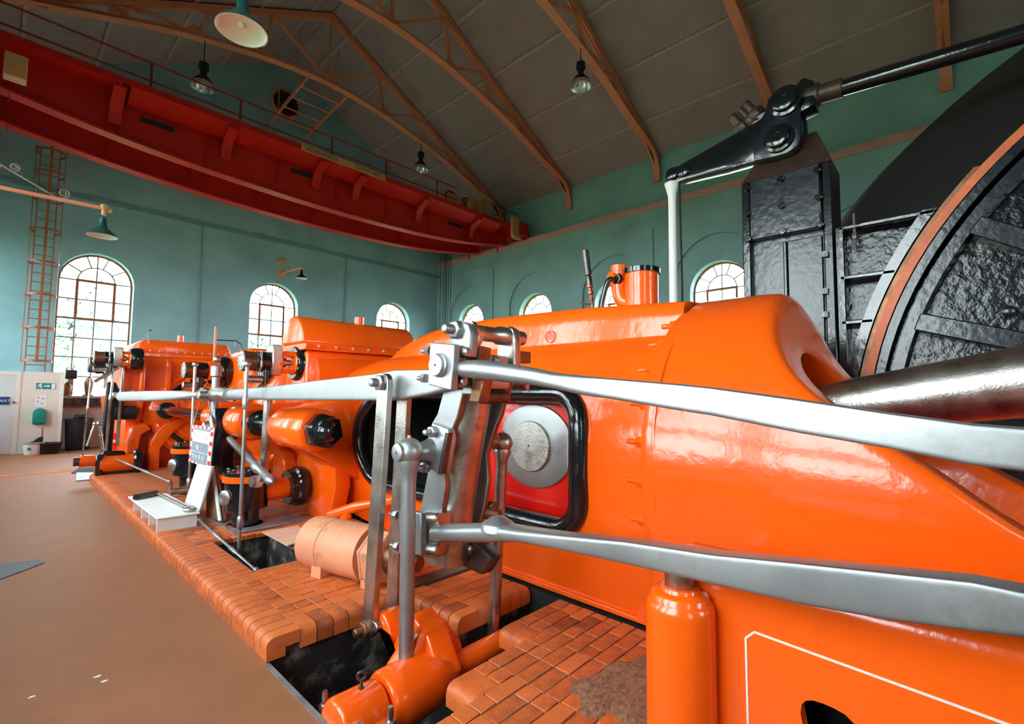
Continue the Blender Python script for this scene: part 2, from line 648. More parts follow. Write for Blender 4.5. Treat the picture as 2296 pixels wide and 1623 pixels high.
# right wall: thick lower part with a crane ledge, thinner upper part
bm = B()
holed(bm, [(FY, -0.5), (GY, -0.5), (GY, 8.3), (FY, 8.3)], [archloop(c, WHW + .1, WSILL, WTOP + .1) for c in WIN_R], 'x', WX, WX + TH)
struct('wall_right', bm, WALLY)
bm = B()
holed(bm, [(FY, 0.0), (GY, 0.0), (GY, 7.72), (FY, 7.72)], [archloop(c, 1.42, 0.9, 6.95, 20) for c in WIN_R], 'x', WX - .1, WX)
struct('trim_4', bm, WALLY)
bm = B()
box(bm, (WX + TH, FY, 8.0), (UX, GY, 8.3))
box(bm, (UX, FY, 8.0), (UX + .4, GY, EAVE + .15))
struct('wall_right_upper', bm, WALLY)
# left wall and the wall behind
bm = B()
holed(bm, [(FY, -0.5), (GY, -0.5), (GY, EAVE + .2), (FY, EAVE + .2)], [archloop(c, WHW + .1, WSILL, WTOP + .1) for c in WIN_L], 'x', LX - TH, LX)
struct('wall_left', bm, WALLY)
bm = B()
holed(bm, [(LX - .5, -0.5), (UX + .5, -0.5), (UX + .5, roofz(UX + .5) + .3), (RIDGE, roofz(RIDGE) + .3), (LX - .5, roofz(LX) + .3)],
      [archloop(c, WHW + .1, WSILL, WTOP + .1) for c in ADDED_WIN_F], 'y', FY - TH, FY)
struct('wall_front', bm, WALLX)

# dado of pinkish paint low on the gable
bm = B()
box(bm, (LX, GY - .012, 0), (WX - .1, GY, 1.32))
struct('trim_5', bm, DADO)


# windows: frame, bars and single panes
def gable_pt(c, s, z, d):       # along wall s, depth d outward
    return (c + s, GY + d, z)


WN = [0]


def window(kind, c):
    WN[0] += 1
    if kind == 'g':
        ax, k0, sg = 'y', GY, 1
    elif kind == 'r':
        ax, k0, sg = 'x', WX, 1
    elif kind == 'l':
        ax, k0, sg = 'x', LX, -1
    else:
        ax, k0, sg = 'y', FY, -1
    d0, d1 = k0 + sg * 0.30, k0 + sg * 0.36
    dm = (d0 + d1) / 2
    hw, zt, z0 = WHW + .1, WTOP + .1, WSILL
    zs = zt - hw
    loc = m3(ax, c, z0, dm)
    root = structroot('window_%d' % WN[0], loc)
    bm = B()
    holed(bm, archloop(c, hw, z0, zt), [archloop(c, hw - .05, z0 + .05, zt - .05)], ax, d0, d1)
    obj('window_frame', bm, FRAMEM, root)
    # casement
    ph = 0.61
    cw = hw / 2
    zc1, zc0 = zs + .05, zs + .05 - 2 * ph
    bm = B()
    e = .035
    holed(bm, [(c - cw - e, zc0 - e), (c + cw + e, zc0 - e), (c + cw + e, zc1 + e), (c - cw - e, zc1 + e)],
          [[(c - cw + e, zc0 + e), (c + cw - e, zc0 + e), (c + cw - e, zc1 - e), (c - cw + e, zc1 - e)]], ax, d0 - sg * .02, d1 + sg * .02)
    obj('casement_frame', bm, FRAMEM, root)
    # horizontal bars and mullions
    rows = [zc1, zc1 - ph]
    z = zc0
    while z > z0 + .2:
        rows.append(z)
        z -= ph
    bm = B()
    for z in rows:
        t = .03 if abs(z - zc0) < .01 else .018
        box(bm, m3(ax, c - hw + .04, z - t, dm - .012), m3(ax, c + hw - .04, z + t, dm + .012))
    for s in (-cw, 0, cw):
        if s:
            box(bm, m3(ax, c + s - .017, z0 + .04, dm - .011), m3(ax, c + s + .017, zs + .05, dm + .011))
        else:
            box(bm, m3(ax, c - .017, z0 + .04, dm - .011), m3(ax, c + .017, zt - .04, dm + .011))
    obj('glazing_bars', bm, BARM, root)
    bm = B()
    ri = cw
    pts = [Vector(m3(ax, c + ri * math.cos(R(a)), zs + .05 + ri * math.sin(R(a)), dm)) for a in range(0, 181, 12)]
    for i in range(len(pts) - 1):
        beam(bm, pts[i], pts[i + 1], .032, .032, m3(ax, 0, 0, 1))
    for a in (36, 72, 108, 144):
        ca, sa = math.cos(R(a)), math.sin(R(a))
        beam(bm, m3(ax, c + ri * ca, zs + .05 + ri * sa, dm), m3(ax, c + (hw - .04) * ca, zs + (hw - .04) * sa + .01, dm), .032, .032, m3(ax, 0, 0, 1))
    obj('fan_bars', bm, BARM, root)
    # panes
    rws = sorted(set([z0 + .05] + [round(z, 4) for z in rows]))
    cs = [-hw + .05, -cw, 0, cw, hw - .05]
    first = {}
    for i in range(len(rws) - 1):
        for j in range(4):
            h = round(rws[i + 1] - rws[i], 3)
            key = (h, round(cs[j + 1] - cs[j], 3))
            if key in first:
                o0, a0, b0 = first[key]
                share(o0, 'pane', root, m3(ax, cs[j] - a0, rws[i] - b0, 0))
                continue
            bm = B()
            box(bm, m3(ax, c + cs[j], rws[i], dm - .003), m3(ax, c + cs[j + 1], rws[i + 1], dm + .003))
            first[key] = (obj('pane', bm, GLASS, root), cs[j], rws[i])
    n = 5
    for q in range(n):
        a0, a1 = 180 * q / n, 180 * (q + 1) / n
        bm = B()
        o_ = arc(c, zs + .03, hw - .05, a0, a1, 5)
        i_ = arc(c, zs + .05, ri, a0, a1, 5)[::-1]
        prism(bm, o_ + i_, ax, dm - .003, dm + .003)
        obj('pane', bm, GLASS, root)
    for q in range(2):
        bm = B()
        prism(bm, [(c, zs + .05)] + arc(c, zs + .05, ri, 90 * q, 90 * q + 90, 6), ax, dm - .003, dm + .003)
        obj('pane', bm, GLASS, root)
    # sloping stone sill
    bm = B()
    box(bm, m3(ax, c - hw, z0 - .001, min(k0, k0 + sg * .3)), m3(ax, c + hw, z0 + .02, max(k0, k0 + sg * .3)))
    obj('window_sill', bm, STONE, root)
    # a light portal guides the sky's own light through the opening
    ld = bpy.data.lights.new('portal', 'AREA')
    ld.shape = 'RECTANGLE'
    ld.size, ld.size_y = 2 * hw, zt - z0
    ld.cycles.is_portal = True
    lo = bpy.data.objects.new('window_portal', ld)
    p = m3(ax, c, (z0 + zt) / 2, k0 + sg * .48)
    lo.matrix_world = face_m(p, m3(ax, 0, 0, sg))
    COL.objects.link(lo)


for c in WIN_G:
    window('g', c)
for c in WIN_R:
    window('r', c)
for c in WIN_L:
    window('l', c)
for c in ADDED_WIN_F:
    window('f', c)

# roof: two slopes of boards between battens
croot = structroot('ceiling', (RIDGE, 5, 14))
for sgn in (1, -1):
    bm = B()
    x0 = UX + .45
    a = [(RIDGE, roofz(RIDGE) + .03), (x0, EAVE - SLOPE * .45 + .03), (x0, EAVE - SLOPE * .45 + .2), (RIDGE, roofz(RIDGE) + .2)]
    if sgn < 0:
        a = [(2 * RIDGE - x, z) for x, z in a]
    prism(bm, a, 'y', FY - .5, GY + .5)
    obj('roof_deck', bm, CEILM, croot)
PX = [UX - .02, 14.98, 13.3, 11.55, 9.8, 8.2, RIDGE]
PY = [20.0, 16.1, 12.09, 8.06, 4.08, .1, -3.9, -9.5]
for sgn in (1, -1):
    for i in range(len(PX) - 1):
        for j in range(len(PY) - 1):
            bm = B()
            g = .02
            xa, xb = PX[i] - g, PX[i + 1] + g
            fx = (lambda x: x) if sgn > 0 else (lambda x: 2 * RIDGE - x)
            a = [(fx(xa), roofz(xa)), (fx(xb), roofz(xb)), (fx(xb), roofz(xb) + .03), (fx(xa), roofz(xa) + .03)]
            prism(bm, a, 'y', PY[j + 1] + g, PY[j] - g)
            obj('roof_panel', bm, CEILM, croot)
        if i:
            x = fx(PX[i])
            z = roofz(PX[i])
            bm = B()
            beam(bm, (x, FY, z - .02), (x, GY, z - .02), .09, .07, (sgn * SLOPE, 0, 1))
            obj('roof_batten', bm, BATTENM, croot)

# crane runway beam on the ledge
bm = B()
box(bm, (WX - .04, FY, 8.3), (WX + .28, GY, 8.5))
box(bm, (WX + .06, FY, 8.5), (WX + .16, GY, 8.6))
struct('trim_6', bm, RAILM)
bm = B()
box(bm, (LX - .1, FY, 8.3), (LX + .18, GY, 8.5))
box(bm, (LX, FY, 8.5), (LX + .1, GY, 8.6))
struct('trim_7', bm, RAILM)

# conduits down the walls
cond = [((4.75, GY - .03), (0.4, 7.75)), ((10.33, GY - .03), (0.4, 7.75))]
for i, ((x, y), (z0, z1)) in enumerate(cond):
    bm = B()
    cyl(bm, (x, y, z0), (x, y, z1), .02, seg=8)
    tag(obj('conduit', bm, TEALPLAIN), ['thin teal conduit down the gable between the left and middle windows', 'thin teal conduit down the gable between the middle and right windows'][i], 'conduit', 'gable wall conduits')
for i, y in enumerate((7.83, 15.83)):
    bm = B()
    cyl(bm, (WX - .12, y, 0.4), (WX - .12, y, 7.6), .02, seg=8)
    tag(obj('conduit', bm, TEALPLAIN), ['thin teal conduit on the side wall left of the white pole', 'thin teal conduit on the side wall near the far corner'][i], 'conduit', 'side wall conduits')

# outdoors: grass and a few trees beyond the gable
bm = B()
holed(bm, [(-60, -60), (80, -60), (80, 90), (-60, 90)], [[(LX, FY), (UX, FY), (UX, GY), (LX, GY)]], 'z', -1.8, -1.7)
struct('ground', bm, GRASSM)


def tree(x, y, h, rad, label):
    t = thing('tree', label, 'tree', (x, y, -.6), 'trees outside the gable windows')
    bm = B()
    tube(bm, [(x, y, -.6), (x + .1, y, h * .4), (x - .1, y + .1, h * .8)], [.22, .16, .06], 8)
    for k in range(5):
        a = k * 1.3
        tube(bm, [(x, y, h * (.4 + .07 * k)), (x + rad * .6 * math.cos(a), y + rad * .6 * math.sin(a), h * (.55 + .08 * k))], [.07, .03], 6)
    obj('trunk', bm, BARK, t)
    bm = B()
    for k in range(5200):
        u, v, q = random.uniform(-1, 1), random.uniform(0, 2 * PI), random.random() ** .4
        s = math.sqrt(1 - u * u)
        p = Vector((x + rad * q * s * math.cos(v), y + rad * q * s * math.sin(v), h * .65 + h * .38 * q * u))
        d = Vector((random.uniform(-1, 1), random.uniform(-1, 1), random.uniform(-1, 1))).normalized()
        e = d.orthogonal().normalized()
        L = random.uniform(.13, .26)
        vs = [bm.verts.new(p + d * L), bm.verts.new(p + e * L * .5), bm.verts.new(p - d * L), bm.verts.new(p - e * L * .5)]
        bm.faces.new(vs)
    o = obj('crown', bm, LEAF, t, fix=False)
    o['kind'] = 'stuff'


tree(2.4, 34, 8.5, 3.4, 'pale leafy tree seen through the left gable window')
tree(12.5, 37, 7.5, 3.2, 'pale leafy tree seen through the middle gable window')

# ================= ROOF TRUSSES =================
ARCH = [(-1.4, 9.6), (-1.38, 10.1), (-.9, 10.75), (.52, 11.25), (2.3, 11.85), (3.65, 12.2), (5.4, 12.55), (7.45, 12.72), (9.5, 12.55), (11.25, 12.2), (12.6, 11.85), (14.3, 11.25), (15.8, 10.75), (16.26, 10.1), (16.3, 9.6)]
ARCHP = [(p.x, p.y) for p in smoothpath([Vector((x, z, 0)) for x, z in ARCH], 4)]


def archz(x):
    for (a, b), (c, d) in zip(ARCHP, ARCHP[1:]):
        if a <= x <= c and c > a:
            return b + (d - b) * (x - a) / (c - a)
    return 10


def topz(x):
    return roofz(x) - .17


def make_truss(y, label):
    t = thing('roof_truss', label, 'roof truss', (RIDGE, y, EAVE), 'arched roof trusses')
    for s in (1, -1):
        bm = B()
        xe = RIDGE + s * (UX - RIDGE)
        for dy in (-.05, .05):
            beam(bm, (RIDGE, y + dy, topz(RIDGE)), (xe, y + dy, topz(xe)), .08, .15, (s * SLOPE, 0, 1))
        beam(bm, (RIDGE, y, topz(RIDGE) + .08), (xe, y, topz(xe) + .08), .24, .02, (s * SLOPE, 0, 1))
        obj('top_chord', bm, TRUSSM, t)
    bm = B()
    n = len(ARCHP)
    prev = None
    for i, (x, z) in enumerate(ARCHP):
        a, b = ARCHP[max(i - 1, 0)], ARCHP[min(i + 1, n - 1)]
        d = Vector((b[0] - a[0], 0, b[1] - a[1])).normalized()
        nn = Vector((-d.z, 0, d.x))
        p = Vector((x, y, z))
        rg = [bm.verts.new(p + nn * u + Vector((0, v, 0))) for u, v in ((-.07, -.13), (-.07, .13), (-.045, .13), (-.045, .03), (.09, .03), (.09, -.03), (-.045, -.03), (-.045, -.13))]
        if prev:
            skin(bm, prev, rg)
        else:
            cap(bm, rg)
        prev = rg
    cap(bm, prev, True)
    obj('arch_chord', bm, TRUSSM, t)
    tops = [1.95, 3.73, 5.5]
    nodes = []
    seq = [(RIDGE, 1)]
    web = []
    gus = [(RIDGE, topz(RIDGE) - .12), (RIDGE, archz(RIDGE) + .1)]
    for s in (1, -1):
        prevb = (RIDGE, archz(RIDGE) + .05)
        for k, dx in enumerate((1.95, 3.73, 5.5, 7.35)):
            xt = RIDGE + s * dx
            T = (xt, topz(xt) - .06)
            xb = RIDGE + s * (dx + .3)
            b = (xb, archz(xb) + .05)
            web.append((prevb, T))
            gus.append((T[0], T[1] - .05))
            if k < 3:
                web.append((T, b))
                gus.append((b[0], b[1] + .06))
                prevb = b
    web.append(((RIDGE, topz(RIDGE) - .1), (RIDGE, archz(RIDGE) + .05)))
    for a, b in web:
        bm = B()
        for dy in (-.035, .035):
            beam(bm, (a[0], y + dy, a[1]), (b[0], y + dy, b[1]), .05, .065, (0, 1, 0))
        obj('web_member', bm, TRUSSM, t)
    for x, z in gus:
        bm = B()
        prism(bm, [(x - .2, z - .1), (x + .2, z - .1), (x + .22, z + .05), (x + .1, z + .18), (x - .1, z + .18), (x - .22, z + .05)], 'y', y - .015, y + .015)
        obj('gusset_plate', bm, TRUSSM, t)
    for s in (1, -1):
        xs = [RIDGE + s * d for d in (7.3, 7.9, 8.4, 8.8)]
        up = [(x, topz(x) - .03) for x in xs]
        dn = [(RIDGE + s * 8.84, 10.1), (RIDGE + s * 8.8, 10.1)] + [(x, archz(x) + .02) for x in xs[::-1][1:]]
        bm = B()
        prism(bm, up + dn, 'y', y - .02, y + .02)
        obj('end_web_plate', bm, TRUSSM, t)
        for x in (RIDGE + s * 7.5, RIDGE + s * 8.15):
            bm = B()
            beam(bm, (x, y - .035, archz(x) + .04), (x + s * .12, y - .035, topz(x) - .05), .03, .05, (1, 0, 0))
            obj('web_stiffener', bm, RUSTY, t)
    return t


tr0 = make_truss(16.1, 'salmon arched roof truss nearest the gable, above the red crane')
for dy, lb in ((12.09, 'salmon arched roof truss, second from the gable wall'), (8.06, 'salmon arched roof truss with the high bay lamp hanging from it'),
               (4.08, 'salmon arched roof truss whose foot lies behind the black rocker joint'), (0.1, 'salmon arched roof truss passing behind the long black brake rod')):
    dup(tr0, (0, dy - 16.1, 0), lb)

# ================= TRAVELLING CRANE =================
cr = thing('travelling_crane', 'red travelling bridge crane with handrail spanning the hall before the gable', 'crane', (7, 15.5, 8.6))
NY, FYC = 14.75, 16.6
BELLY = [(-1.2, 8.25), (0.0, 8.05), (1.7, 7.83), (3.8, 7.68), (7.0, 7.6), (10.5, 7.7), (13.0, 7.95), (15.2, 8.35)]
for yy in (NY, FYC):
    bm = B()
    prism(bm, [(-1.2, 8.95)] + BELLY + [(15.2, 8.95)], 'y', yy - .015, yy + .015)
    obj('girder_web', bm, CRANEM, cr)
    bm = B()
    pp = smoothpath([Vector((x, yy, z)) for x, z in BELLY], 3)
    for a, b in zip(pp, pp[1:]):
        beam(bm, a, b, .34, .05)
    obj('bottom_flange', bm, CRANEM, cr)
    bm = B()
    box(bm, (-1.2, yy - .15, 8.93), (15.2, yy + .15, 8.98))
    obj('top_flange', bm, CRANEM, cr)
    for k in range(9):
        x = -.2 + k * 1.85
        z = min(max(8.0, 7.6), 8.9)
        bm = B()
        beam(bm, (x, yy - .05, 7.9), (x, yy - .05, 8.93), .02, .09, (0, 1, 0))
        obj('web_rib', bm, CRANEM, cr)
bm = B()
box(bm, (-1.0, NY - .75, 8.95), (15.3, NY + .1, 9.0))
box(bm, (-1.0, NY - .76, 8.86), (15.3, NY - .72, 9.02))
prism(bm, [(NY - .74, 8.88), (NY - .74, 8.95), (NY - .1, 8.95), (NY - .1, 8.66), (NY - .3, 8.66)], 'x', 1.75, 14.2)
obj('footwalk', bm, CRANEM, cr)
for px in (263, 523, 730, 820, 962, 1080):
    q = at(px, 300, y=NY - .7)
    bm = B()
    prism(bm, [(NY - .75, 8.94), (NY - .02, 8.94), (NY - .02, 8.1), (NY - .12, 8.1), (NY - .16, 8.4), (NY - .3, 8.58), (NY - .75, 8.78)], 'x', q.x - .03, q.x + .03)
    prism(bm, [(NY - .75, 8.78), (NY - .3, 8.58), (NY - .16, 8.4), (NY - .12, 8.1), (NY - .15, 8.1), (NY - .19, 8.38), (NY - .32, 8.55), (NY - .75, 8.74)], 'x', q.x - .12, q.x + .12)
    obj('walk_bracket', bm, CRANEM, cr)
for px, py in ((355, 268), (680, 370), (1022, 488)):
    q = at(px, py, y=NY - .06)
    bm = B()
    box(bm, (q.x - .35, NY - .06, 8.42), (q.x + .35, NY - .02, 8.54))
    obj('web_slot', bm, BLACKMATT, cr)
# handrail at the back edge of the footwalk
ry = NY - .1
for k, x in enumerate((-.6, 2.2, 4.25, 6.95, 8.95, 11.2)):
    bm = B()
    cyl(bm, (x, ry, 9.0), (x, ry, 9.98), .028, seg=8)
    obj('rail_post', bm, CRANEDK, cr)
for z in (9.5, 9.97):
    bm = B()
    cyl(bm, (-.8, ry, z), (12.2, ry, z), .025, seg=8)
    obj('handrail', bm, CRANEDK, cr)
bm = B()
tube(bm, [(15.0, ry, 9.0), (15.0, ry, 9.9), (14.2, ry, 9.9)], .025, 8)
tube(bm, [(15.0, ry, 9.9), (15.8, ry, 9.9)], .02, 8)
tube(bm, [(14.2, ry, 9.5), (15.0, ry, 9.5)], .02, 8)
obj('end_handrail', bm, CRANEDK, cr)
# end carriages
for x in (15.25, -1.15):
    bm = B()
    prism(bm, [(NY - 1.0, 8.62), (NY - 1.0, 9.15), (NY - .6, 9.3), (FYC + .6, 9.3), (FYC + 1.0, 9.15), (FYC + 1.0, 8.62)], 'x', x - .2, x + .32)
    obj('end_carriage', bev(bm, .02, 1), CRANEM, cr)
for y in (NY - .7, FYC + .7):
    bm = B()
    lathe(bm, (15.56, y, 8.78), (1, 0, 0), ((0, .25), (.02, .25), (.03, .2), (.1, .2), (.11, .25), (.14, .25)), 20)
    obj('wheel', bm, CRANEDK, cr)
bm = B()
pts = [(NY - .95, 9.25, ), (NY - .72, 9.25), (NY - .72, 8.75), (NY - .85, 8.35), (NY - 1.1, 8.2), (NY - 1.15, 8.1), (NY - .8, 8.05), (NY - .55, 8.3), (NY - .5, 9.3)]
prism(bm, [(NY - .95, 9.3), (NY - .95, 8.75), (NY - .98, 8.5), (NY - 1.1, 8.4), (NY - 1.1, 8.32), (NY - .9, 8.34), (NY - .82, 8.5), (NY - .8, 9.3)], 'x', 14.6, 15.0)
obj('buffer_bracket', bm, PLATEM, cr)
# maker's plate
q0, q1 = at(675, 352, y=NY - .77), at(864, 411, y=NY - .77)
xm = (q0.x + q1.x) / 2
for a, b, s, cx in ((q0.x, q0.x + (q1.x - q0.x) * .455, 'VAUGHAN & SON LTD', .5), (q0.x + (q1.x - q0.x) * .46, q1.x, 'TONS MANCHESTER', .58)):
    bm = B()
    box(bm, (a, NY - .78, 8.845), (b, NY - .76, 9.035))
    pl = obj('maker_plate', bm, PLATEM, cr)
    tx = text('plate_lettering', s, .175, TEXTD, face_m((a + (b - a) * cx, NY - .782, 8.94), (0, -1, 0)) @ Matrix.Diagonal((.6, 1, 1, 1)), pl, .001)
# driving gear and motor on the bridge
bm = B()
lathe(bm, (12.1, 15.5, 9.75), (1, 0, 0), ((0, .3), (.05, .38), (.75, .38), (.8, .3), (.95, .12)), 20)
obj('hoist_motor', bm, PLATEM, cr)
bm = B()
torus(bm, (12.35, 15.2, 9.75), (0, 1, 0), .3, .035, 24, 6)
torus(bm, (13.15, 15.2, 9.75), (0, 1, 0), .26, .035, 24, 6)
for a in range(0, 180, 45):
    c, s = math.cos(R(a)) * .28, math.sin(R(a)) * .28
    cyl(bm, (12.35 - c, 15.2, 9.75 - s), (12.35 + c, 15.2, 9.75 + s), .018, seg=6)
    cyl(bm, (13.15 - c * .9, 15.2, 9.75 - s * .9), (13.15 + c * .9, 15.2, 9.75 + s * .9), .018, seg=6)
obj('hand_wheel', bm, RUSTY, cr)
for k, (x, h) in enumerate(((13.4, .95), (13.85, .85), (14.3, 1.15))):
    bm = B()
    box(bm, (x - .18, 15.0, 9.02), (x + .18, 15.5, 9.1 + h))
    box(bm, (x - .1, 15.05, 9.1 + h), (x + .08, 15.3, 9.2 + h))
    obj('switch_box', bev(bm, .02, 1), PLATEM, cr)
bm = B()
box(bm, (11.9, 15.0, 8.98), (14.7, 16.4, 9.03))
obj('crab_frame', bm, CRANEM, cr)
bm = B()
box(bm, (-.3, 13.9, 8.1), (.05, 14.2, 8.6))
obj('switch_box', bev(bm, .02, 1), PLATEM, cr)
for k, x in enumerate((13.62, 13.8, 13.9, 13.97, 14.08, 14.22)):
    bm = B()
    cyl(bm, (x, 17.4, 1.2), (x, 17.4, 8.6), .013, seg=6)
    obj('hoist_rope', bm, BLACKMATT, cr)
bm = B()
box(bm, (13.5, 17.2, 8.35), (14.35, 17.55, 8.75))
obj('rope_block', bev(bm, .04, 1), BLACKMATT, cr)
bm = B()
for yy in (NY, FYC):
    pass
box(bm, (13.4, FYC, 8.7), (14.4, 17.6, 8.78))
obj('rope_outrigger', bm, CRANEM, cr)

# gangway from the truss to a round vent in the gable
g = thing('gangway', 'slatted roof gangway hung between the truss arch and the round gable vent', 'gangway', (7.5, 18, 12.6))
for x in (6.75, 8.2):
    bm = B()
    beam(bm, (x, 16.1, 12.66), (x + .15, 19.98, 12.55), .06, .12)
    obj('side_rail', bm, TRUSSM, g)
for k in range(4):
    y = 16.9 + k * .85
    bm = B()
    beam(bm, (6.8, y, 12.62), (8.3, y, 12.62), .07, .03)
    obj('cross_bar', bm, TRUSSM, g)
for x, y in ((6.75, 17.0), (8.2, 17.0), (6.9, 19.2), (8.3, 19.2)):
    bm = B()
    cyl(bm, (x, y, 12.6), (x, y, roofz(x)), .02, seg=6)
    obj('hanger_rod', bm, TRUSSM, g)
v = thing('round_vent', 'dark round vent high in the middle of the gable', 'vent', (7.45, 19.95, 13.55))
bm = B()
lathe(bm, (7.45, 20.0, 13.55), (0, -1, 0), ((0, .6), (.06, .6), (.08, .56), (.08, .5), (.03, .48)), 32)
obj('vent_rim', bm, TRUSSM, v)
for k in range(7):
    z = 13.55 - .42 + k * .14
    hw = math.sqrt(max(.05, .5 ** 2 - (z - 13.55) ** 2))
    bm = B()
    beam(bm, (7.45 - hw, 19.95, z), (7.45 + hw, 19.95, z), .06, .1, (0, -.7, .7))
    obj('louvre_slat', bm, BLACKMATT, v)


# ================= LAMPS =================
def highbay(x, y, z, ztop, label):
    t = thing('high_bay_lamp', label, 'lamp', (x, y, z), 'high bay lamps hung from the trusses')
    bm = B()
    cyl(bm, (x, y, z + .82), (x, y, ztop), .014, seg=6)
    obj('suspension_rod', bm, BLACKMATT, t)
    bm = B()
    lathe(bm, (x, y, z + .9), (0, 0, -1), ((0, .05), (.03, .13), (.2, .14), (.24, .09), (.4, .08), (.42, .12), (.5, .18)), 20)
    obj('control_gear', bm, BLACKMATT, t)
    bm = B()
    lathe(bm, (x, y, z + .42), (0, 0, -1), ((0, .17), (.1, .24), (.2, .29), (.3, .32), (.3, .305), (.2, .275), (.1, .22), (.02, .15)), 28)
    obj('reflector', bm, ALU, t)
    bm = B()
    lathe(bm, (x, y, z + .43), (0, 0, -1), ((0, .16), (.1, .245), (.16, .275), (.16, .265), (0, .15)), 28)
    obj('dark_collar', bm, BLACKMATT, t)
    bm = B()
    lathe(bm, (x, y, z + .4), (0, 0, -1), ((0, .04), (.1, .05), (.18, .08), (.26, .06), (.3, .01)), 14)
    obj('bulb', bm, ENAMEL, t)
    return t


highbay(11.42, 8.06, 10.78, archz(11.42), 'high bay lamp hung from the third truss in front of the plain roof boards')
highbay(11.45, 16.1, 10.8, archz(11.45), 'high bay lamp above the far right end of the red crane')
highbay(3.64, 16.1, 10.55, archz(3.64), 'high bay lamp above the dark left part of the red crane')


def enamel_shade(t, x, y, z, r, drop, inner=ENAMEL):
    """flared enamel shade, rim at z"""
    k = r / .2
    bm = B()
    lathe(bm, (x, y, z + .3 * k), (0, 0, -1), ((0, .035 * k), (.06 * k, .045 * k), (.12 * k, .05 * k), (.17 * k, .075 * k), (.22 * k, .13 * k), (.28 * k, .19 * k), (.3 * k, .2 * k), (.3 * k, .196 * k), (.285 * k, .188 * k), (.24 * k, .145 * k)), 28)
    obj('lamp_shade', bm, DKGREEN, t)
    bm = B()
    lathe(bm, (x, y, z + .075 * k), (0, 0, -1), ((0, .005 * k), (.003 * k, .06 * k), (.012 * k, .12 * k), (.05 * k, .180 * k), (.072 * k, .193 * k), (.074 * k, .186 * k), (.056 * k, .17 * k), (.022 * k, .11 * k), (.016 * k, .005 * k)), 28)
    obj('shade_lining', bm, inner, t)
    bm = B()
    sphere(bm, (x, y, z + .06 * k), .03 * k, 14)
    obj('bulb', bm, ENAMEL, t)


t = thing('pendant_lamp', 'large enamel pendant lamp with a white underside at the top of the hall', 'lamp', (1.2, 4.2, 4.6))
enamel_shade(t, 1.2, 4.2, 4.68, .2, 0)
bm = B()
cyl(bm, (1.2, 4.2, 4.97), (1.2, 4.2, 11.2), .012, seg=6)
obj('lamp_cord', bm, BLACKMATT, t)

t = thing('bracket_lamp', 'dark green bracket lamp on a long salmon arm with scrolls, left of the hall', 'lamp', (LX, 10, 4.7))
bm = B()
beam(bm, (LX, 10, 4.6), (1.0, 10, 4.66), .035, .05)
obj('lamp_arm', bm, TRUSSM, t)
bm = B()
cyl(bm, (LX, 10, 5.6), (.42, 10, 4.68), .012, seg=6)
obj('stay_rod', bm, BARM, t)
for cx, cz, rr, sg in ((.52, 4.76, .07, 1), (-.02, 4.98, .06, 1), (-.2, 4.93, .06, -1)):
    bm = B()
    tube(bm, [(cx + sg * rr * (1 - k * .028) * math.cos(k * .38 - 1.6), 10, cz + rr * (1 - k * .028) * math.sin(k * .38 - 1.6)) for k in range(28)], .009, 6)
    obj('scroll', bm, BARM, t)
bm = B()
sphere(bm, (1.0, 10, 4.68), .055, 14)
cyl(bm, (1.0, 10, 4.55), (1.0, 10, 4.7), .03, seg=10)
hexnut(bm, (1.05, 10, 4.64), (1, 0, 0), .035, .05)
obj('arm_joint', bm, PLATEM, t)
enamel_shade(t, 1.0, 10, 4.2, .2, 0)
bm = B()
cyl(bm, (LX, 10, 4.55), (LX + .04, 10, 4.55), .12, seg=16)
cyl(bm, (LX, 10, 5.6), (LX + .04, 10, 5.6), .1, seg=16)
obj('wall_rose', bm, TRUSSM, t)

t = thing('bracket_lamp', 'small black bracket lamp with orange wall roses above the middle gable window', 'lamp', (7.58, GY, 6.5))
for z, r in ((7.02, .16), (6.5, .17)):
    bm = B()
    lathe(bm, (7.58, GY, z), (0, -1, 0), ((0, r), (.03, r), (.06, r * .5), (.12, r * .35)), 20)
    obj('wall_rose', bm, PLATEM, t)
bm = B()
tube(bm, [(7.58, GY, 6.5), (7.58, 19.0, 6.47), (7.58, 18.1, 6.42)], .03, 8)
tube(bm, [(7.58, GY, 7.0), (7.58, 19.0, 6.48)], .012, 6)
obj('lamp_arm', bm, TRUSSM, t)
bm = B()
sphere(bm, (7.58, 18.1, 6.42), .07, 12)
obj('arm_joint', bm, TRUSSM, t)
enamel_shade(t, 7.58, 18.1, 6.0, .21, 0)
for o in list(t.children):
    if o.name.startswith('lamp_shade'):
        o.data.materials[0] = BLACK

# ================= CAGED LADDER =================
t = thing('caged_ladder', 'rust brown caged ladder up the gable beside the left window', 'ladder', (.66, 19.7, 2.2))
lx, ly = .68, 19.72
for s in (-.21, .21):
    bm = B()
    beam(bm, (lx + s, ly, 0), (lx + s, ly, 8.9), .03, .05, (0, 1, 0))
    obj('stile', bm, FRAMEM, t)
first = None
for k in range(24):
    z = 2.45 + k * .27
    if first is None:
        bm = B()
        cyl(bm, (lx - .21, ly, z), (lx + .21, ly, z), .014, seg=8)
        first = obj('rung', bm, FRAMEM, t)
    else:
        share(first, 'rung', t, (0, 0, k * .27))
hz = [2.55, 3.5, 4.45, 5.4, 6.35, 7.3, 8.05, 8.7]
first = None
for z in hz:
    if first is None:
        bm = B()
        pa = [(lx - .21, ly, z)] + [(lx + .34 * math.cos(a), ly - .33 + .34 * math.sin(a), z) for a in [R(150 + 240 * i / 16) for i in range(17)]] + [(lx + .21, ly, z)]
        for a, b in zip(pa, pa[1:]):
            beam(bm, a, b, .012, .06)
        first = obj('cage_hoop', bm, FRAMEM, t)
    else:
        share(first, 'cage_hoop', t, (0, 0, z - hz[0]))
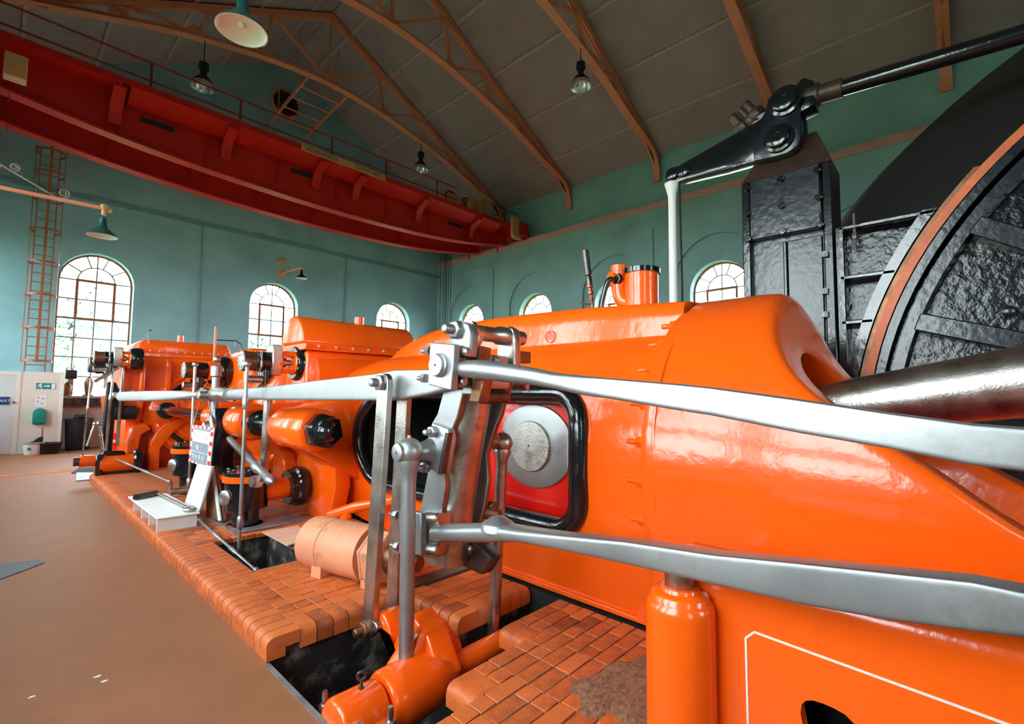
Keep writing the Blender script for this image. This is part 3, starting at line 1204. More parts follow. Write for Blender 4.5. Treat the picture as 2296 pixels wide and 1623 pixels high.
for a, wd in ((270, .05), (205, .02), (335, .02)):
    p = (lx + .345 * math.cos(R(a)), ly - .33 + .345 * math.sin(R(a)))
    bm = B()
    beam(bm, (*p, 2.5), (*p, 8.8), wd * 1.3, .012, (math.cos(R(a)), math.sin(R(a)), 0))
    obj('cage_strap', bm, FRAMEM, t)

# ================= BRICK PLINTHS =================
PZ = 0.14


def brick_rows(root, spans, y0, y1, pitch, length):
    """rows of single bricks along x; spans(y) gives the stretches of a row that are paved"""
    y = y0
    row = 0
    protos = {}
    while y < y1 - .02:
        for xa, xb in spans(y + pitch / 2):
            x = xa - (0 if row % 2 == 0 else length * .5)
            while x < xb - .01:
                L = length if random.random() > .25 else length * .5
                a, b = max(x, xa), min(x + L, xb)
                if xb - b < .05:
                    b = xb
                    L = xb - x
                x += L
                if b - a < .02:
                    continue
                cx = (a + b) / 2
                cy = y + pitch / 2
                g = .0045
                wdt = round((b - a), 3)
                mi = random.choices((0, 1, 2), (7, 1, 2))[0]
                dz = random.uniform(-.003, .003)
                key = (wdt, mi)
                if key in protos:
                    o0, ax, ay = protos[key]
                    share(o0, 'brick', root, (cx - ax, cy - ay, dz))
                else:
                    bm = B()
                    box(bm, (cx - wdt / 2 + g, y + g, PZ - .05), (cx + wdt / 2 - g, y + pitch - g, PZ))
                    bev(bm, .003, 1)
                    protos[key] = (obj('brick', bm, (BRICKTOP, BRICKTOP2, BRICKTOP3)[mi], root), cx, cy)
        y += pitch
        row += 1


def nose(root, p0, p1, out, pitch, depth=.22, name='edge_brick', mats=None, drop=.085):
    """row of bullnose bricks along an edge from p0 to p1, rounded on the side out"""
    p0 = Vector((*p0, 0))
    p1 = Vector((*p1, 0))
    d = (p1 - p0)
    n = max(1, round(d.length / pitch))
    d.normalize()
    o3 = Vector((*out, 0))
    st = (p1 - p0).length / n
    r = .055
    prof = [(-depth, PZ - drop), (-depth, PZ), (-r, PZ)] + [(-r + r * math.sin(R(a)), PZ - r + r * math.cos(R(a))) for a in (22, 45, 68, 90)] + [(0, PZ - drop)]
    pr = {}
    for i in range(n):
        mi = random.choices((0, 1, 2), (7, 1, 3))[0]
        c = p0 + d * (st * i)
        if mi in pr:
            o0, c0 = pr[mi]
            share(o0, name, root, c - c0)
            continue
        bm = B()
        rows = []
        for q in (.004, st - .004):
            rows.append([bm.verts.new(c + d * q + o3 * u + Vector((0, 0, z + .001))) for u, z in prof])
        fs = [bm.faces.new(rows[0]), bm.faces.new(rows[1][::-1])]
        for k in range(len(prof)):
            m_ = (k + 1) % len(prof)
            fs.append(bm.faces.new((rows[0][m_], rows[0][k], rows[1][k], rows[1][m_])))
        pr[mi] = (obj(name, bm, mats or (BRICKTOP, BRICKTOP2, BRICKTOP3)[mi], root), c)


# main long plinth on the left with a pit slot and a rod hole
plm = thing('brick_plinth', 'long low orange brick plinth carrying the far cylinders beside the brown floor', 'plinth', (2.2, 7.8, 0))
PIT = (1.66, 2.2, 4.75, 5.95)
HOLE2 = (2.0, 2.4, 6.1, 6.9)
bm = B()
holed(bm, [(1.34, 3.43), (3.2, 3.43), (3.2, 12.34), (1.34, 12.34)],
      [[(PIT[0], PIT[2]), (PIT[1], PIT[2]), (PIT[1], PIT[3]), (PIT[0], PIT[3])], [(HOLE2[0], HOLE2[2]), (HOLE2[1], HOLE2[2]), (HOLE2[1], HOLE2[3]), (HOLE2[0], HOLE2[3])]], 'z', PZ - .045, PZ - .008)
obj('mortar_bed', bm, MORTAR, plm)
bm = B()
holed(bm, [(1.30, 3.40), (3.3, 3.40), (3.3, 12.36), (1.30, 12.36)],
      [[(PIT[0] - .02, PIT[2] - .02), (PIT[1] + .02, PIT[2] - .02), (PIT[1] + .02, PIT[3] + .02), (PIT[0] - .02, PIT[3] + .02)], [(HOLE2[0], HOLE2[2]), (HOLE2[1], HOLE2[2]), (HOLE2[1], HOLE2[3]), (HOLE2[0], HOLE2[3])]], 'z', -1.25, PZ - .05)
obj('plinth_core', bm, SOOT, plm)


def spans_main(cy):
    for a, b, c, d in (PIT, HOLE2):
        if c - .01 < cy < d + .01:
            return [(1.495, a - .01), (b + .03, 3.19)]
    return [(1.495, 3.19)]


brick_rows(plm, spans_main, 3.575, 6.6, .112, .235)
nose(plm, (1.275, 3.36), (1.275, 12.3), (-1, 0), .115)
nose(plm, (1.495, 3.365), (2.33, 3.365), (0, -1), .115, .21, drop=.13)
bm = B()
y = 3.36
while y < 12.2:
    box(bm, (1.28, y + .004, -.002), (1.40, y + .226, PZ - .078))
    y += .23
o = obj('lower_course', bm, BRICKTOP, plm)
o['kind'] = 'stuff'
# the far half of the top is too far away to tell brick from brick
bm = B()
box(bm, (1.49, 6.63, PZ - .03), (3.2, 12.33, PZ))
obj('far_paving', bm, brickmat('orange_brick_paving_far', (0.54, 0.15, 0.055), (0.46, 0.115, 0.04), (0.36, 0.15, 0.08), 'xy', .235, .112, .008, .002, .5), plm)
for a, b in (((PIT[0], PIT[2] - .0), (PIT[1], PIT[2] - .0)),):
    nose(plm, a, b, (0, 1), .115, .1)
nose(plm, (2.22, 4.78), (2.22, 5.3), (-1, 0), .115, .12)

plb = thing('brick_plinth', 'square orange brick block with sooty sides behind the twin lifting rods', 'plinth', (2.75, 3.0, -1.2))
bm = B()
box(bm, (2.36, 2.73, -1.25), (3.12, 3.37, PZ - .05))
obj('plinth_core', bev(bm, .012, 1), SOOT, plb)
bm = B()
box(bm, (2.40, 2.77, PZ - .05), (3.12, 3.37, PZ - .008))
obj('mortar_bed', bm, MORTAR, plb)
brick_rows(plb, lambda cy: [(2.535, 3.12)], 2.915, 3.38, .112, .235)
nose(plb, (2.335, 2.705), (2.335, 3.38), (-1, 0), .115, .2, drop=.12)
nose(plb, (2.535, 2.705), (3.12, 2.705), (0, -1), .115, .2, drop=.12)

plc = thing('brick_plinth', 'orange brick paving with stepped rounded edges below the lower eccentric rod', 'plinth', (2.3, 1.6, -1.2))
OUT = [(3.12, 2.42), (2.45, 2.37), (2.45, 2.17), (1.8, 2.17), (1.8, 1.95), (1.5, 1.95), (1.5, 0.4), (3.12, 0.4)]
bm = B()
prism(bm, [(a - (0 if a > 3 else -.03), b - (.03 if b > 1 else 0)) for a, b in OUT], 'z', -1.25, PZ - .05)
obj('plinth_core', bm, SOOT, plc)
bm = B()
prism(bm, [(a - (0 if a > 3 else -.06), b - (.02 if b > 1 else 0)) for a, b in OUT], 'z', PZ - .05, PZ - .008)
obj('mortar_bed', bm, MORTAR, plc)


def spans_c(cy):
    if cy > 2.41:
        return []
    if cy > 2.15:
        return [(2.615, 3.12)]
    if cy > 1.94:
        return [(1.995, 3.12)]
    return [(1.635, 3.12)]


brick_rows(plc, spans_c, .61, 2.41, .112, .235)
nose(plc, (2.44, 2.16), (2.44, 2.4), (-1, 0), .24, .17, drop=.12)
nose(plc, (1.79, 1.94), (1.79, 2.17), (-1, 0), .24, .2, drop=.12)
nose(plc, (1.49, .6), (1.49, 1.95), (-1, 0), .225, .14, drop=.12)
bm = B()
ret = bmesh.ops.create_grid(bm, x_segments=46, y_segments=46, size=.5)
for vtx in bm.verts:
    x, y = vtx.co.x / .5, vtx.co.y / .5
    rr = math.hypot(x, y)
    ang = math.atan2(y, x)
    lim = .82 + .12 * math.sin(3 * ang + 1) + .08 * math.sin(7 * ang)
    q = max(0, 1 - rr / lim)
    vtx.co.z = PZ - .02 + min(.045, q * .12) + random.uniform(-.006, .006) * (q > 0)
    vtx.co.x = 2.47 + x * .52
    vtx.co.y = 1.4 + y * .36
o = obj('loose_grit', bm, SAND)
tag(o, 'patch of brown grit and sand spilled on the near brick paving beside the orange pedestal', 'grit', kind='stuff')

# ================= ENGINE FRAME =================
CX, CZ = 4.2, 1.27
ef = thing('winding_engine', 'glossy orange engine frame with an oval black rimmed opening and a bell shaped end', 'engine', (CX, 3, PZ))
HALF = [(3.2, .15), (3.17, .3), (3.10, .65), (3.06, 1.0), (3.05, 1.27), (3.07, 1.55), (3.14, 1.8), (3.28, 2.02), (3.44, 2.15), (3.6, 2.225), (3.9, 2.25)]
SEC = HALF + [(CX, 2.255)] + [(2 * CX - x, z) for x, z in HALF[::-1]]


def resample(poly, n):
    v = [Vector((x, z)) for x, z in poly]
    L = [0]
    for a, b in zip(v, v[1:]):
        L.append(L[-1] + (b - a).length)
    out = []
    k = 0
    for i in range(n):
        s = L[-1] * i / (n - 1)
        while k < len(v) - 2 and L[k + 1] < s:
            k += 1
        t = (s - L[k]) / max(1e-9, L[k + 1] - L[k])
        out.append(v[k].lerp(v[k + 1], t))
    return out


def catmull2(poly, n):
    return [(p.x, p.y) for p in smoothpath([Vector((x, z, 0)) for x, z in poly], n)]


SECS = resample(catmull2(SEC, 5), 72)
bm = B()
prev = None
stations = [(1.6, 1), (2.6, 1), (3.6, 1), (4.6, 1), (5.1, 1), (5.5, .99), (5.9, .965), (6.3, .92), (6.65, .85), (6.95, .76), (7.2, .65), (7.36, .54)]
for y, k in stations:
    rg = []
    for p in SECS:
        rg.append(bm.verts.new((CX + (p.x - CX) * k, y, CZ + (p.y - CZ) * k)))
    if prev:
        skin(bm, prev, rg)
    else:
        cap(bm, rg)
    prev = rg
cap(bm, prev, True)
body = obj('trunk_guide', bm, [ORANGE, REDIN], ef)
# cut the oval guide opening out of the casting
OPZ, OPH = 1.225, .53
OP = [(2.44, OPZ - OPH)] + arc(4.78, OPZ, OPH, -90, 90, 16) + [(2.44, OPZ + OPH)] + arc(2.44, OPZ + OPH - .27, .27, 90, 180, 8)[1:] + arc(2.44, OPZ - OPH + .27, .27, 180, 270, 8)[:-1]
# move the right hand end so that the opening runs from y 2.09
OPL = [(y + (.12 if y > 4 else 0), z) for y, z in OP]
bm = B()
prism(bm, OPL, 'x', 2.5, 4.6)
cut = obj('cutter', bm, REDIN)
md = body.modifiers.new('opening', 'BOOLEAN')
md.operation = 'DIFFERENCE'
md.object = cut
md.solver = 'EXACT'
bpy.context.view_layer.update()
me = bpy.data.meshes.new_from_object(body.evaluated_get(bpy.context.evaluated_depsgraph_get()))
body.modifiers.clear()
body.data = me
bpy.data.objects.remove(cut)
me.materials.clear()
me.materials.append(ORANGE)
me.materials.append(BLACKMATT)  # shade in the cavity is put in as black on its inner faces
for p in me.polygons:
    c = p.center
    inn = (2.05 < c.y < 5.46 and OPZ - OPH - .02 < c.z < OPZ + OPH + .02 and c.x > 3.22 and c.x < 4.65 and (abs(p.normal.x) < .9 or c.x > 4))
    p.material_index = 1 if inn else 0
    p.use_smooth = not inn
me.set_sharp_from_angle(angle=R(38))


def bodyx(z):
    for (a, b), (c, d) in zip(HALF, HALF[1:]):
        if b <= z <= d:
            return a + (c - a) * (z - b) / (d - b)
    return 3.05


bm = B()
loop = [Vector((bodyx(z) - .005, y, z)) for y, z in OPL]
tube(bm, loop + [loop[0], loop[1]], .085, 10, caps=False)
obj('opening_rim', bm, BLACK, ef)

# cover band along the top, lens shaped in plan
bm = B()
prev = None
for i in range(41):
    y = 1.62 + (6.25 - 1.62) * i / 40
    u = (y - 3.7) / 2.55
    h = .345 * max(0.02, 1 - abs(u) ** 2.6) if u > 0 else .345 - .10 * abs(u) ** 2
    xf = 3.60 + .34 * (abs(u) ** 2.6 if u > 0 else .35 * u * u)
    prof = [(xf, 2.2), (xf + .012, 2.235 + h * .45), (xf + .03, 2.235 + h * .8), (xf + .07, 2.235 + h * .96), (xf + .14, 2.235 + h), (CX, 2.25 + h * 1.08)]
    prof = prof + [(2 * CX - x, z) for x, z in prof[::-1][1:]]
    rg = [bm.verts.new((x, y, z)) for x, z in prof]
    if prev:
        skin(bm, prev, rg, False)
    else:
        cap(bm, rg)
    prev = rg
cap(bm, prev, True)
obj('top_cover', bm, ORANGE, ef, ang=50)

# bolted flange
FL = resample(catmull2([(CX + (x - CX) * 1.052, CZ + (z - CZ) * 1.03 if z > .4 else z) for x, z in
                        [(3.24, .15), (3.17, .45), (3.09, .9), (3.06, 1.27), (3.09, 1.6), (3.2, 1.9), (3.42, 2.16), (3.75, 2.38), (CX, 2.46)]], 4), 34)
FLP = [(p.x, p.y) for p in FL]
FLP = FLP + [(2 * CX - x, z) for x, z in FLP[::-1][1:]]
bm = B()
prism(bm, FLP, 'y', 1.53, 1.63)
obj('bell_flange', bev(bm, .012, 2, 50), ORANGE, ef)
first = None
for i in range(5, 60, 3):
    x, z = FLP[i]
    p = Vector((x, 1.63, z))
    ctr = Vector((CX, 1.63, CZ))
    p = p + (ctr - p).normalized() * .05
    if first is None:
        bm = B()
        hexnut(bm, p, (0, 1, 0), .042, .05, .08)
        first = (obj('flange_bolt', bm, ORANGE, ef), p)
    else:
        share(first[0], 'flange_bolt', ef, p - first[1])

# bell end and jaw in one casting
YF = [(.0, -2.4), (.7, -1.9), (.8, -1.1), (1.0, -.5), (1.18, -.15), (1.39, .12), (1.53, .33), (1.81, .68), (2.08, .86), (2.37, .93), (2.6, .95)]
YFS = smoothpath([Vector((z, y, 0)) for z, y in YF], 8)


def yf(z):
    for a, b in zip(YFS, YFS[1:]):
        if a.x <= z <= b.x:
            return a.y + (b.y - a.y) * (z - a.x) / max(1e-6, b.x - a.x)
    return YFS[0].y if z < YFS[0].x else YFS[-1].y


RB = 1.2
half_o = [(3.10, .15), (3.06, .45), (3.02, .8)] + [(CX - RB * math.cos(R(a)), CZ + (RB + .08 * max(0, math.sin(R(a)))) * math.sin(R(a))) for a in range(-12, 91, 4)]
O_ = half_o + [(CX + (CX - x) * (1 + .28 * min(1, max(0, (CX - x) / .6))), z) for x, z in half_o[::-1][1:]]
half_i = [(3.5, .45), (3.38, .6), (3.32, .85)] + [(CX - .93 * math.cos(R(a)), CZ + .79 * math.sin(R(a))) for a in range(-12, 91, 4)]
I_ = half_i + [(2 * CX - x, z) for x, z in half_i[::-1][1:]]
bm = B()
prev = None


def lipring(t, dy, useO=True, yabs=None):
    rg = []
    for (xo, zo), (xi, zi) in zip(O_, I_):
        x, z = xo + (xi - xo) * t, zo + (zi - zo) * t
        rg.append(bm.verts.new((x, yabs if yabs is not None else yf(z) + dy, z)))
    return rg


seqr = [dict(t=0, dy=0, yabs=1.56), dict(t=0, dy=0, yabs=1.25), dict(t=0, dy=.14), dict(t=.02, dy=.06), dict(t=.07, dy=.015), dict(t=.15, dy=0), dict(t=.35, dy=0), dict(t=.6, dy=0), dict(t=.88, dy=0), dict(t=.96, dy=.01), dict(t=1, dy=.05), dict(t=1, dy=.2), dict(t=1, dy=0, yabs=1.5)]
mi = []
for q in seqr:
    rg = lipring(**q)
    if prev:
        skin(bm, prev, rg, False)
    prev = rg
n0 = len(O_)
obj('bell_housing', bm, ORANGE, ef, ang=60)
bm = B()
prism(bm, [(CX + (x - CX) * .97, CZ + (z - CZ) * .97) for x, z in O_], 'y', 1.50, 1.555)
obj('bell_back_plate', bm, BLACKMATT, ef)
bm = B()
box(bm, (3.3, -2.2, .3), (5.1, 1.48, .46))
obj('trough_floor', bm, REDIN, ef)

# foot flange along the bottom and a black strip painting in the shadow under it
bm = B()
prism(bm, [(1.32, .15), (5.2, .15), (5.2, .19), (1.75, .19), (1.72, .27), (1.32, .27)], 'x', 3.16, 3.26)
obj('foot_flange', bev(bm, .008, 1), ORANGE, ef)
bm = B()
box(bm, (3.14, 1.3, -.6), (5.2, 5.2, .13))
obj('gap_shadow_strip', bm, BLACKMATT, ef)

# ear with black capped nut for the tie rod
EX, EZ = 2.4, 1.33
bm = B()
lathe(bm, (EX, 5.12, EZ), (0, 1, 0), ((0, .20), (.03, .235), (.8, .235), (.95, .2), (1.0, .14)), 28)
prism(bm, [(EX - .05, EZ + .2), (3.2, EZ + .42), (3.3, EZ + .1), (3.3, EZ - .62), (3.2, EZ - .72), (EX, EZ - .22)], 'y', 5.5, 6.02)
obj('tie_rod_ear', bev(bm, .03, 2, 50), ORANGE, ef, ang=50)
bm = B()
lathe(bm, (EX, 5.12, EZ), (0, -1, 0), ((0, .195), (.17, .195), (.19, .18)), 6, .3)
lathe(bm, (EX, 4.95, EZ), (0, -1, 0), ((0, .12), (.05, .11), (.09, .07), (.1, .01)), 20)
obj('tie_rod_nut', bev(bm, .01, 1), BLACK, ef)
# support leg and small pipe valve under the dome end
bm = B()
prism(bm, [(6.3, .15), (5.75, .15), (5.6, .6), (5.65, 1.0), (6.5, 1.2), (6.75, .8), (6.55, .45)], 'x', 2.85, 3.05)
obj('frame_leg', bev(bm, .02, 2), ORANGE, ef)
bm = B()
lathe(bm, (2.65, 4.95, .14), (0, 0, 1), ((0, .13), (.12, .13), (.14, .11), (.16, .14), (.19, .14), (.21, .06), (.27, .06), (.3, .02)), 20)
obj('drain_boss', bm, ORANGE, ef)
bm = B()
tube(bm, [(3.1, 4.7, .55), (2.85, 5.1, .45), (2.7, 5.4, .33)], .06, 10)
obj('drain_pipe', bm, ORANGE, ef)

# cast emblem: a ringed monogram raised on the cover band
bm = B()
q = at(1235, 755, x=3.62)
torus(bm, (3.603, q.y, q.z), (1, 0, 0), .055, .006, 24, 6)
for a in (-.02, .0, .02):
    beam(bm, (3.603, q.y + a - .01, q.z - .03), (3.603, q.y + a + .01, q.z + .03), .006, .008, (1, 0, 0))
obj('cast_emblem', bm, ORANGE, ef)

# ================= PEDESTAL =================
pd = thing('bearing_pedestal', 'bright orange bearing pedestal with a cream pinstripe and round bolt pillar, nearest at right', 'pedestal', (2.6, .3, -1.2))
PXF = 2.13
bm = B()
hole = [(at(px, py, x=PXF).y, at(px, py, x=PXF).z) for px, py in ((1795, 1600), (1797, 1580), (1806, 1571), (1822, 1570), (1845, 1577), (1870, 1588), (1895, 1602), (1915, 1622), (1935, 1655), (1940, 1700), (1900, 1720), (1830, 1700), (1805, 1650))]
zt_ = at(1700, 1277, x=PXF).z
holed(bm, [(.98, -1.2), (.98, zt_ - .2), (-2.2, zt_ - .2), (-2.2, -1.2)], [hole], 'x', PXF, PXF + .06)
prism(bm, [(PXF, zt_ - .2)] + [(PXF + .11 - .11 * math.cos(R(a)), zt_ - .11 + .11 * math.sin(R(a))) for a in range(0, 91, 10)] + [(PXF + .2, zt_ - .005), (2.95, zt_ - .32), (2.95, zt_ - .42), (PXF + .12, zt_ - .2)], 'y', -2.2, .98)
box(bm, (PXF + .02, .93, -1.2), (2.9, .98, zt_ - .2))
obj('pedestal_body', bm, ORANGE, pd, ang=50)
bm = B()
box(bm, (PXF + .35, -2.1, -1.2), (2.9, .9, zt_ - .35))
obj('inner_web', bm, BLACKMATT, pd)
BXC, BYC = 2.06, .935
zb = at(1525, 1352, x=BXC - .1).z
bm = B()
lathe(bm, (BXC, BYC, -1.2), (0, 0, 1), [(0, .142)] + [(zb + 1.2 + a, r) for a, r in ((-.06, .142), (-.035, .138), (-.02, .127), (-.014, .122), (0, .12), (.012, .108), (.016, .085), (.03, .08))], 40)
obj('bolt_pillar', bm, ORANGE, pd, ang=60)
bm = B()
lathe(bm, (BXC, BYC, zb + .02), (0, 0, 1), ((0, .064), (.105, .064), (.11, .058)), 6, .4)
obj('holding_down_nut', bev(bm, .004, 1), STEEL2, pd)
bm = B()
ps = [at(px, py, x=PXF - .002) for px, py in ((1679, 1700), (1672, 1430), (1691, 1417), (2224, 1611), (2500, 1712))]
for a, b in zip(ps, ps[1:]):
    beam(bm, a, b, .003, .008, (0, 0, 1) if abs(b.y - a.y) > abs(b.z - a.z) else (0, 1, 0))
obj('pinstripe', bm, CREAM, pd)

# ================= CROSSHEAD AND CONNECTING ROD =================
ch = thing('crosshead', 'red crosshead slipper with a grey steel pin cap inside the oval opening', 'crosshead', (3.5, 2.8, 1.3))
bm = B()
prism(bm, [(2.12, OPZ - .515), (3.35, OPZ - .515), (3.42, OPZ - .3), (3.42, OPZ + .3), (3.35, OPZ + .515), (2.12, OPZ + .515)], 'x', 3.2, 3.8)
obj('slipper', bev(bm, .05, 3), REDIN, ch)
bm = B()
q = at(1200, 999, x=3.2)
o_ = []
for i in range(48):
    a = 2 * PI * i / 48
    rr = .345
    yv, zv = rr * 1.22 * math.cos(a), rr * 1.03 * math.sin(a)
    yv = max(-.375, min(.375, yv))
    o_.append((q.y + yv, q.z + zv))
prism(bm, o_, 'x', 3.17, 3.26)
obj('pin_flange', bev(bm, .012, 2), STEEL, ch)
bm = B()
q2 = at(1188, 1000, x=3.15)
lathe(bm, (3.2, q2.y, q2.z), (-1, 0, 0), ((0, .215), (.055, .215), (.06, .21), (.06, .012), (.05, .01)), 40)
obj('pin_cap', bm, STEEL2, ch)
bm = B()
cyl(bm, (3.8, 2.8, 1.3), (4.4, 2.8, 1.3), .2, seg=24)
obj('gudgeon_pin', bm, STEEL2, ch)

bm = B()
lathe(bm, (CX, 2.75, 1.29), Vector((0, -1, .187)), ((0, .12), (.6, .135), (1.6, .165), (2.6, .20), (3.4, .225), (4.3, .225), (5.2, .2)), 48)
o = obj('connecting_rod', bm, STEEL2)
tag(o, 'thick tapered steel connecting rod running out of the bell hole to the right edge', 'connecting rod')

# ================= VENT BOX ON THE COVER =================
v = thing('breather_can', 'orange upright breather can with a black rim on top of the frame', 'breather', (4.1, 2.3, 2.55))
c = at(1438, 650, x=4.1)
rr = .155
bm = B()
lathe(bm, (c.x, c.y, 2.5), (0, 0, 1), ((0, rr), (.42, rr), (.43, rr - .01), (.43, rr - .02), (.1, rr - .02)), 32)
obj('can_body', bm, ORANGE, v)
bm = B()
lathe(bm, (c.x, c.y, 2.885), (0, 0, 1), ((0, rr + .002), (0, rr + .018), (.045, rr + .018), (.045, rr - .015), (.03, rr - .02)), 32)
obj('rim_band', bm, BLACK, v)
e = at(1388, 650, x=4.05)
bm = B()
tube(bm, smoothpath([(e.x, e.y, 2.98), (e.x, e.y, 2.75), (e.x + .01, e.y - .05, 2.64), (e.x + .03, e.y - .2, 2.60)], 5), .075, 20)
lathe(bm, (e.x, e.y, 2.93), (0, 0, 1), ((0, .08), (.06, .08), (.065, .07)), 20)
obj('elbow_pipe', bm, ORANGE, v)
bm = B()
cyl(bm, (e.x - .05, e.y, 2.86), (e.x - .13, e.y + .02, 2.87), .045, seg=14)
obj('plug', bm, ORANGE, v)
bm = B()
p0 = Vector((e.x - .1, e.y - .02, 2.85))
tube(bm, smoothpath([p0 + Vector((.05, 0, .0)), p0, p0 + Vector((-.05, .05, -.03)), p0 + Vector((-.06, .1, -.2)), p0 + Vector((-.06, .13, -.36))], 5), .024, 12)
hexnut(bm, p0 + Vector((.06, 0, 0)), (-1, 0, 0), .055, .05)
obj('oil_pipe', bm, BLACK, v)
v = thing('relief_valve', 'thin brown relief valve standing up from the frame left of the breather can', 'valve', (4.0, 2.8, 2.55))
a, b = at(1329, 690, x=4.0), at(1312, 562, x=4.0)
dd = b - a
bm = B()
lathe(bm, a, dd, ((0, .016), (.06, .016), (.07, .024), (.1, .024), (.105, .018), (.13, .018), (.14, .03), (.17, .032), (.18, .022), (.2, .024), (.21, .034), (.23, .034)), 14)
obj('valve_body', bm, RUSTY, v)
bm = B()
lathe(bm, a, dd, ((.23, .028), (.31, .03), (.33, .026), (.34, .036), (.60, .036), (.605, .03)), 18)
obj('spring_case', bm, DARKSTEEL, v)
bm = B()
tube(bm, [a + dd * .06, a + dd * .06 + Vector((-.05, .05, 0)), a + dd * .07 + Vector((-.08, .09, .01))], .009, 8)
obj('tap_lever', bm, RUSTY, v)

# ================= VALVE GEAR =================


def flatbar(bm, st, X, th, seg=20):
    """st: (px, top, bottom, squareness) measured on the plane x = X; th: thickness in x"""
    prev = None
    for i, (px, a, b, n) in enumerate(st):
        A, Q = (at(px, a, x=X), at(px, b, x=X)) if not isinstance(a, Vector) else (a, b)
        c = (A + Q) / 2
        h = (A - Q).length / 2
        t = th[i] if isinstance(th, (list, tuple)) else th
        up = (A - Q).normalized()
        rg = []
        for k in range(seg):
            an = 2 * PI * (k + .5) / seg
            cx, sy = math.cos(an), math.sin(an)
            u = math.copysign(abs(cx) ** (2 / n), cx)
            w_ = math.copysign(abs(sy) ** (2 / n), sy)
            rg.append(bm.verts.new(c + Vector((t / 2 + u * t / 2, 0, 0)) + up * (w_ * h)))
        if prev:
            skin(bm, prev, rg)
        else:
            cap(bm, rg)
        prev = rg
    cap(bm, prev, True)


def extend(st, X, y_end):
    """carry a bar straight on past the edge of the photo"""
    (p1, a1, b1, n1), (p2, a2, b2, n2) = st[-2], st[-1]
    A1, A2, B1, B2 = at(p1, a1, x=X), at(p2, a2, x=X), at(p1, b1, x=X), at(p2, b2, x=X)
    k = (y_end - A2.y) / (A2.y - A1.y)
    return A2 + (A2 - A1) * k, B2 + (B2 - B1) * k


XU = 1.86
UP = [(1020, 806, 845, 2.2), (1060, 806, 849, 2.2), (1113, 812, 856, 2.3), (1180, 823, 863, 2.6), (1235, 835, 872, 3), (1300, 842, 886, 4.5), (1357, 847, 893, 7), (1510, 860, 919, 9), (1595, 869, 932, 10), (1790, 896, 971, 12), (1985, 925, 1005, 12), (2180, 951, 1044, 12), (2296, 960, 1058, 12)]
t = thing('eccentric_rod', 'upper polished steel eccentric rod crossing the engine from the link to the right edge', 'eccentric rod', (XU, 1, 1.7))
bm = B()
e0, e1 = extend(UP, XU, -1.3)
flatbar(bm, UP + [(0, e0, e1, 12)], XU, [.12, .12, .12, .11, .105, .10, .10, .10, .10, .10, .10, .10, .10, .10], 28)
obj('rod_shank', bm, STEEL, t, ang=30)

XL = 1.92
LO = [(962, 1180, 1219, 2.4), (1020, 1179, 1220, 2.6), (1099, 1177, 1221, 2.8), (1160, 1188, 1220, 3), (1250, 1199, 1235, 5), (1400, 1214, 1266, 8), (1595, 1244, 1311, 10), (1790, 1263, 1356, 12), (1985, 1284, 1391, 12), (2180, 1305, 1418, 12), (2296, 1327, 1433, 12)]
t = thing('eccentric_rod', 'lower polished steel eccentric rod in front of the orange pedestal', 'eccentric rod', (XL, 1, 1.0))
bm = B()
e0, e1 = extend(LO, XL, -1.3)
flatbar(bm, LO + [(0, e0, e1, 12)], XL, [.14, .14, .16, .14, .11, .10, .10, .10, .10, .10, .10, .10], 28)
obj('rod_shank', bm, STEEL, t, ang=30)
q = at(1096, 1181, x=XL)
bm = B()
lathe(bm, (XL + .075, q.y, q.z - .03), (0, 0, 1), ((0, .10), (.035, .095), (.045, .08), (.058, .06), (.07, .042), (.078, .02), (.08, .0)), 24)
obj('fork_web', bm, STEEL, t, ang=70)

# the expansion link
lk = thing('expansion_link', 'slanted steel expansion link with brown edges, bolted blocks and a clevis on top', 'valve link', (2.2, 2.5, .8))
PX1, PX2 = 2.02, 2.40          # outer faces of the two cheeks


def cheek(px0, x0, x1, m, name):
    pts = ((px0 + 8, 840), (px0 + 52, 845), (px0 + 38, 900), (px0 + 30, 934), (px0 + 20, 958), (px0 - 2, 1030), (px0 + 2, 1090), (px0 - 8, 1161), (px0 - 30, 1240), (px0 - 72, 1230), (px0 - 52, 1137), (px0 - 38, 1066), (px0 - 30, 1020), (px0 - 28, 950), (px0 - 15, 928), (px0, 873))
    bm = B()
    P_ = [at(px, py, x=x0) for px, py in pts]
    prism(bm, [(p.y, p.z) for p in P_], 'x', x0, x1)
    return obj(name, bev(bm, .006, 1), m, lk)


c1 = cheek(995, PX1, PX1 + .045, [STEEL, RUSTY], 'front_cheek')
for p in c1.data.polygons:
    p.material_index = 0 if abs(p.normal.x) > .7 else 1
# the back cheek repeats the front one deeper in
c2 = share(c1, 'back_cheek', lk, (.37, -.02, 0))
bm = B()
a, b = at(1060, 850, x=2.2), at(1000, 1250, x=2.2)
pts = smoothpath([a, (a + b) / 2 + Vector((0, .02, 0)), b], 8)
tube(bm, pts, .155, 24)
obj('slide_bar', bm, STEEL2, lk)
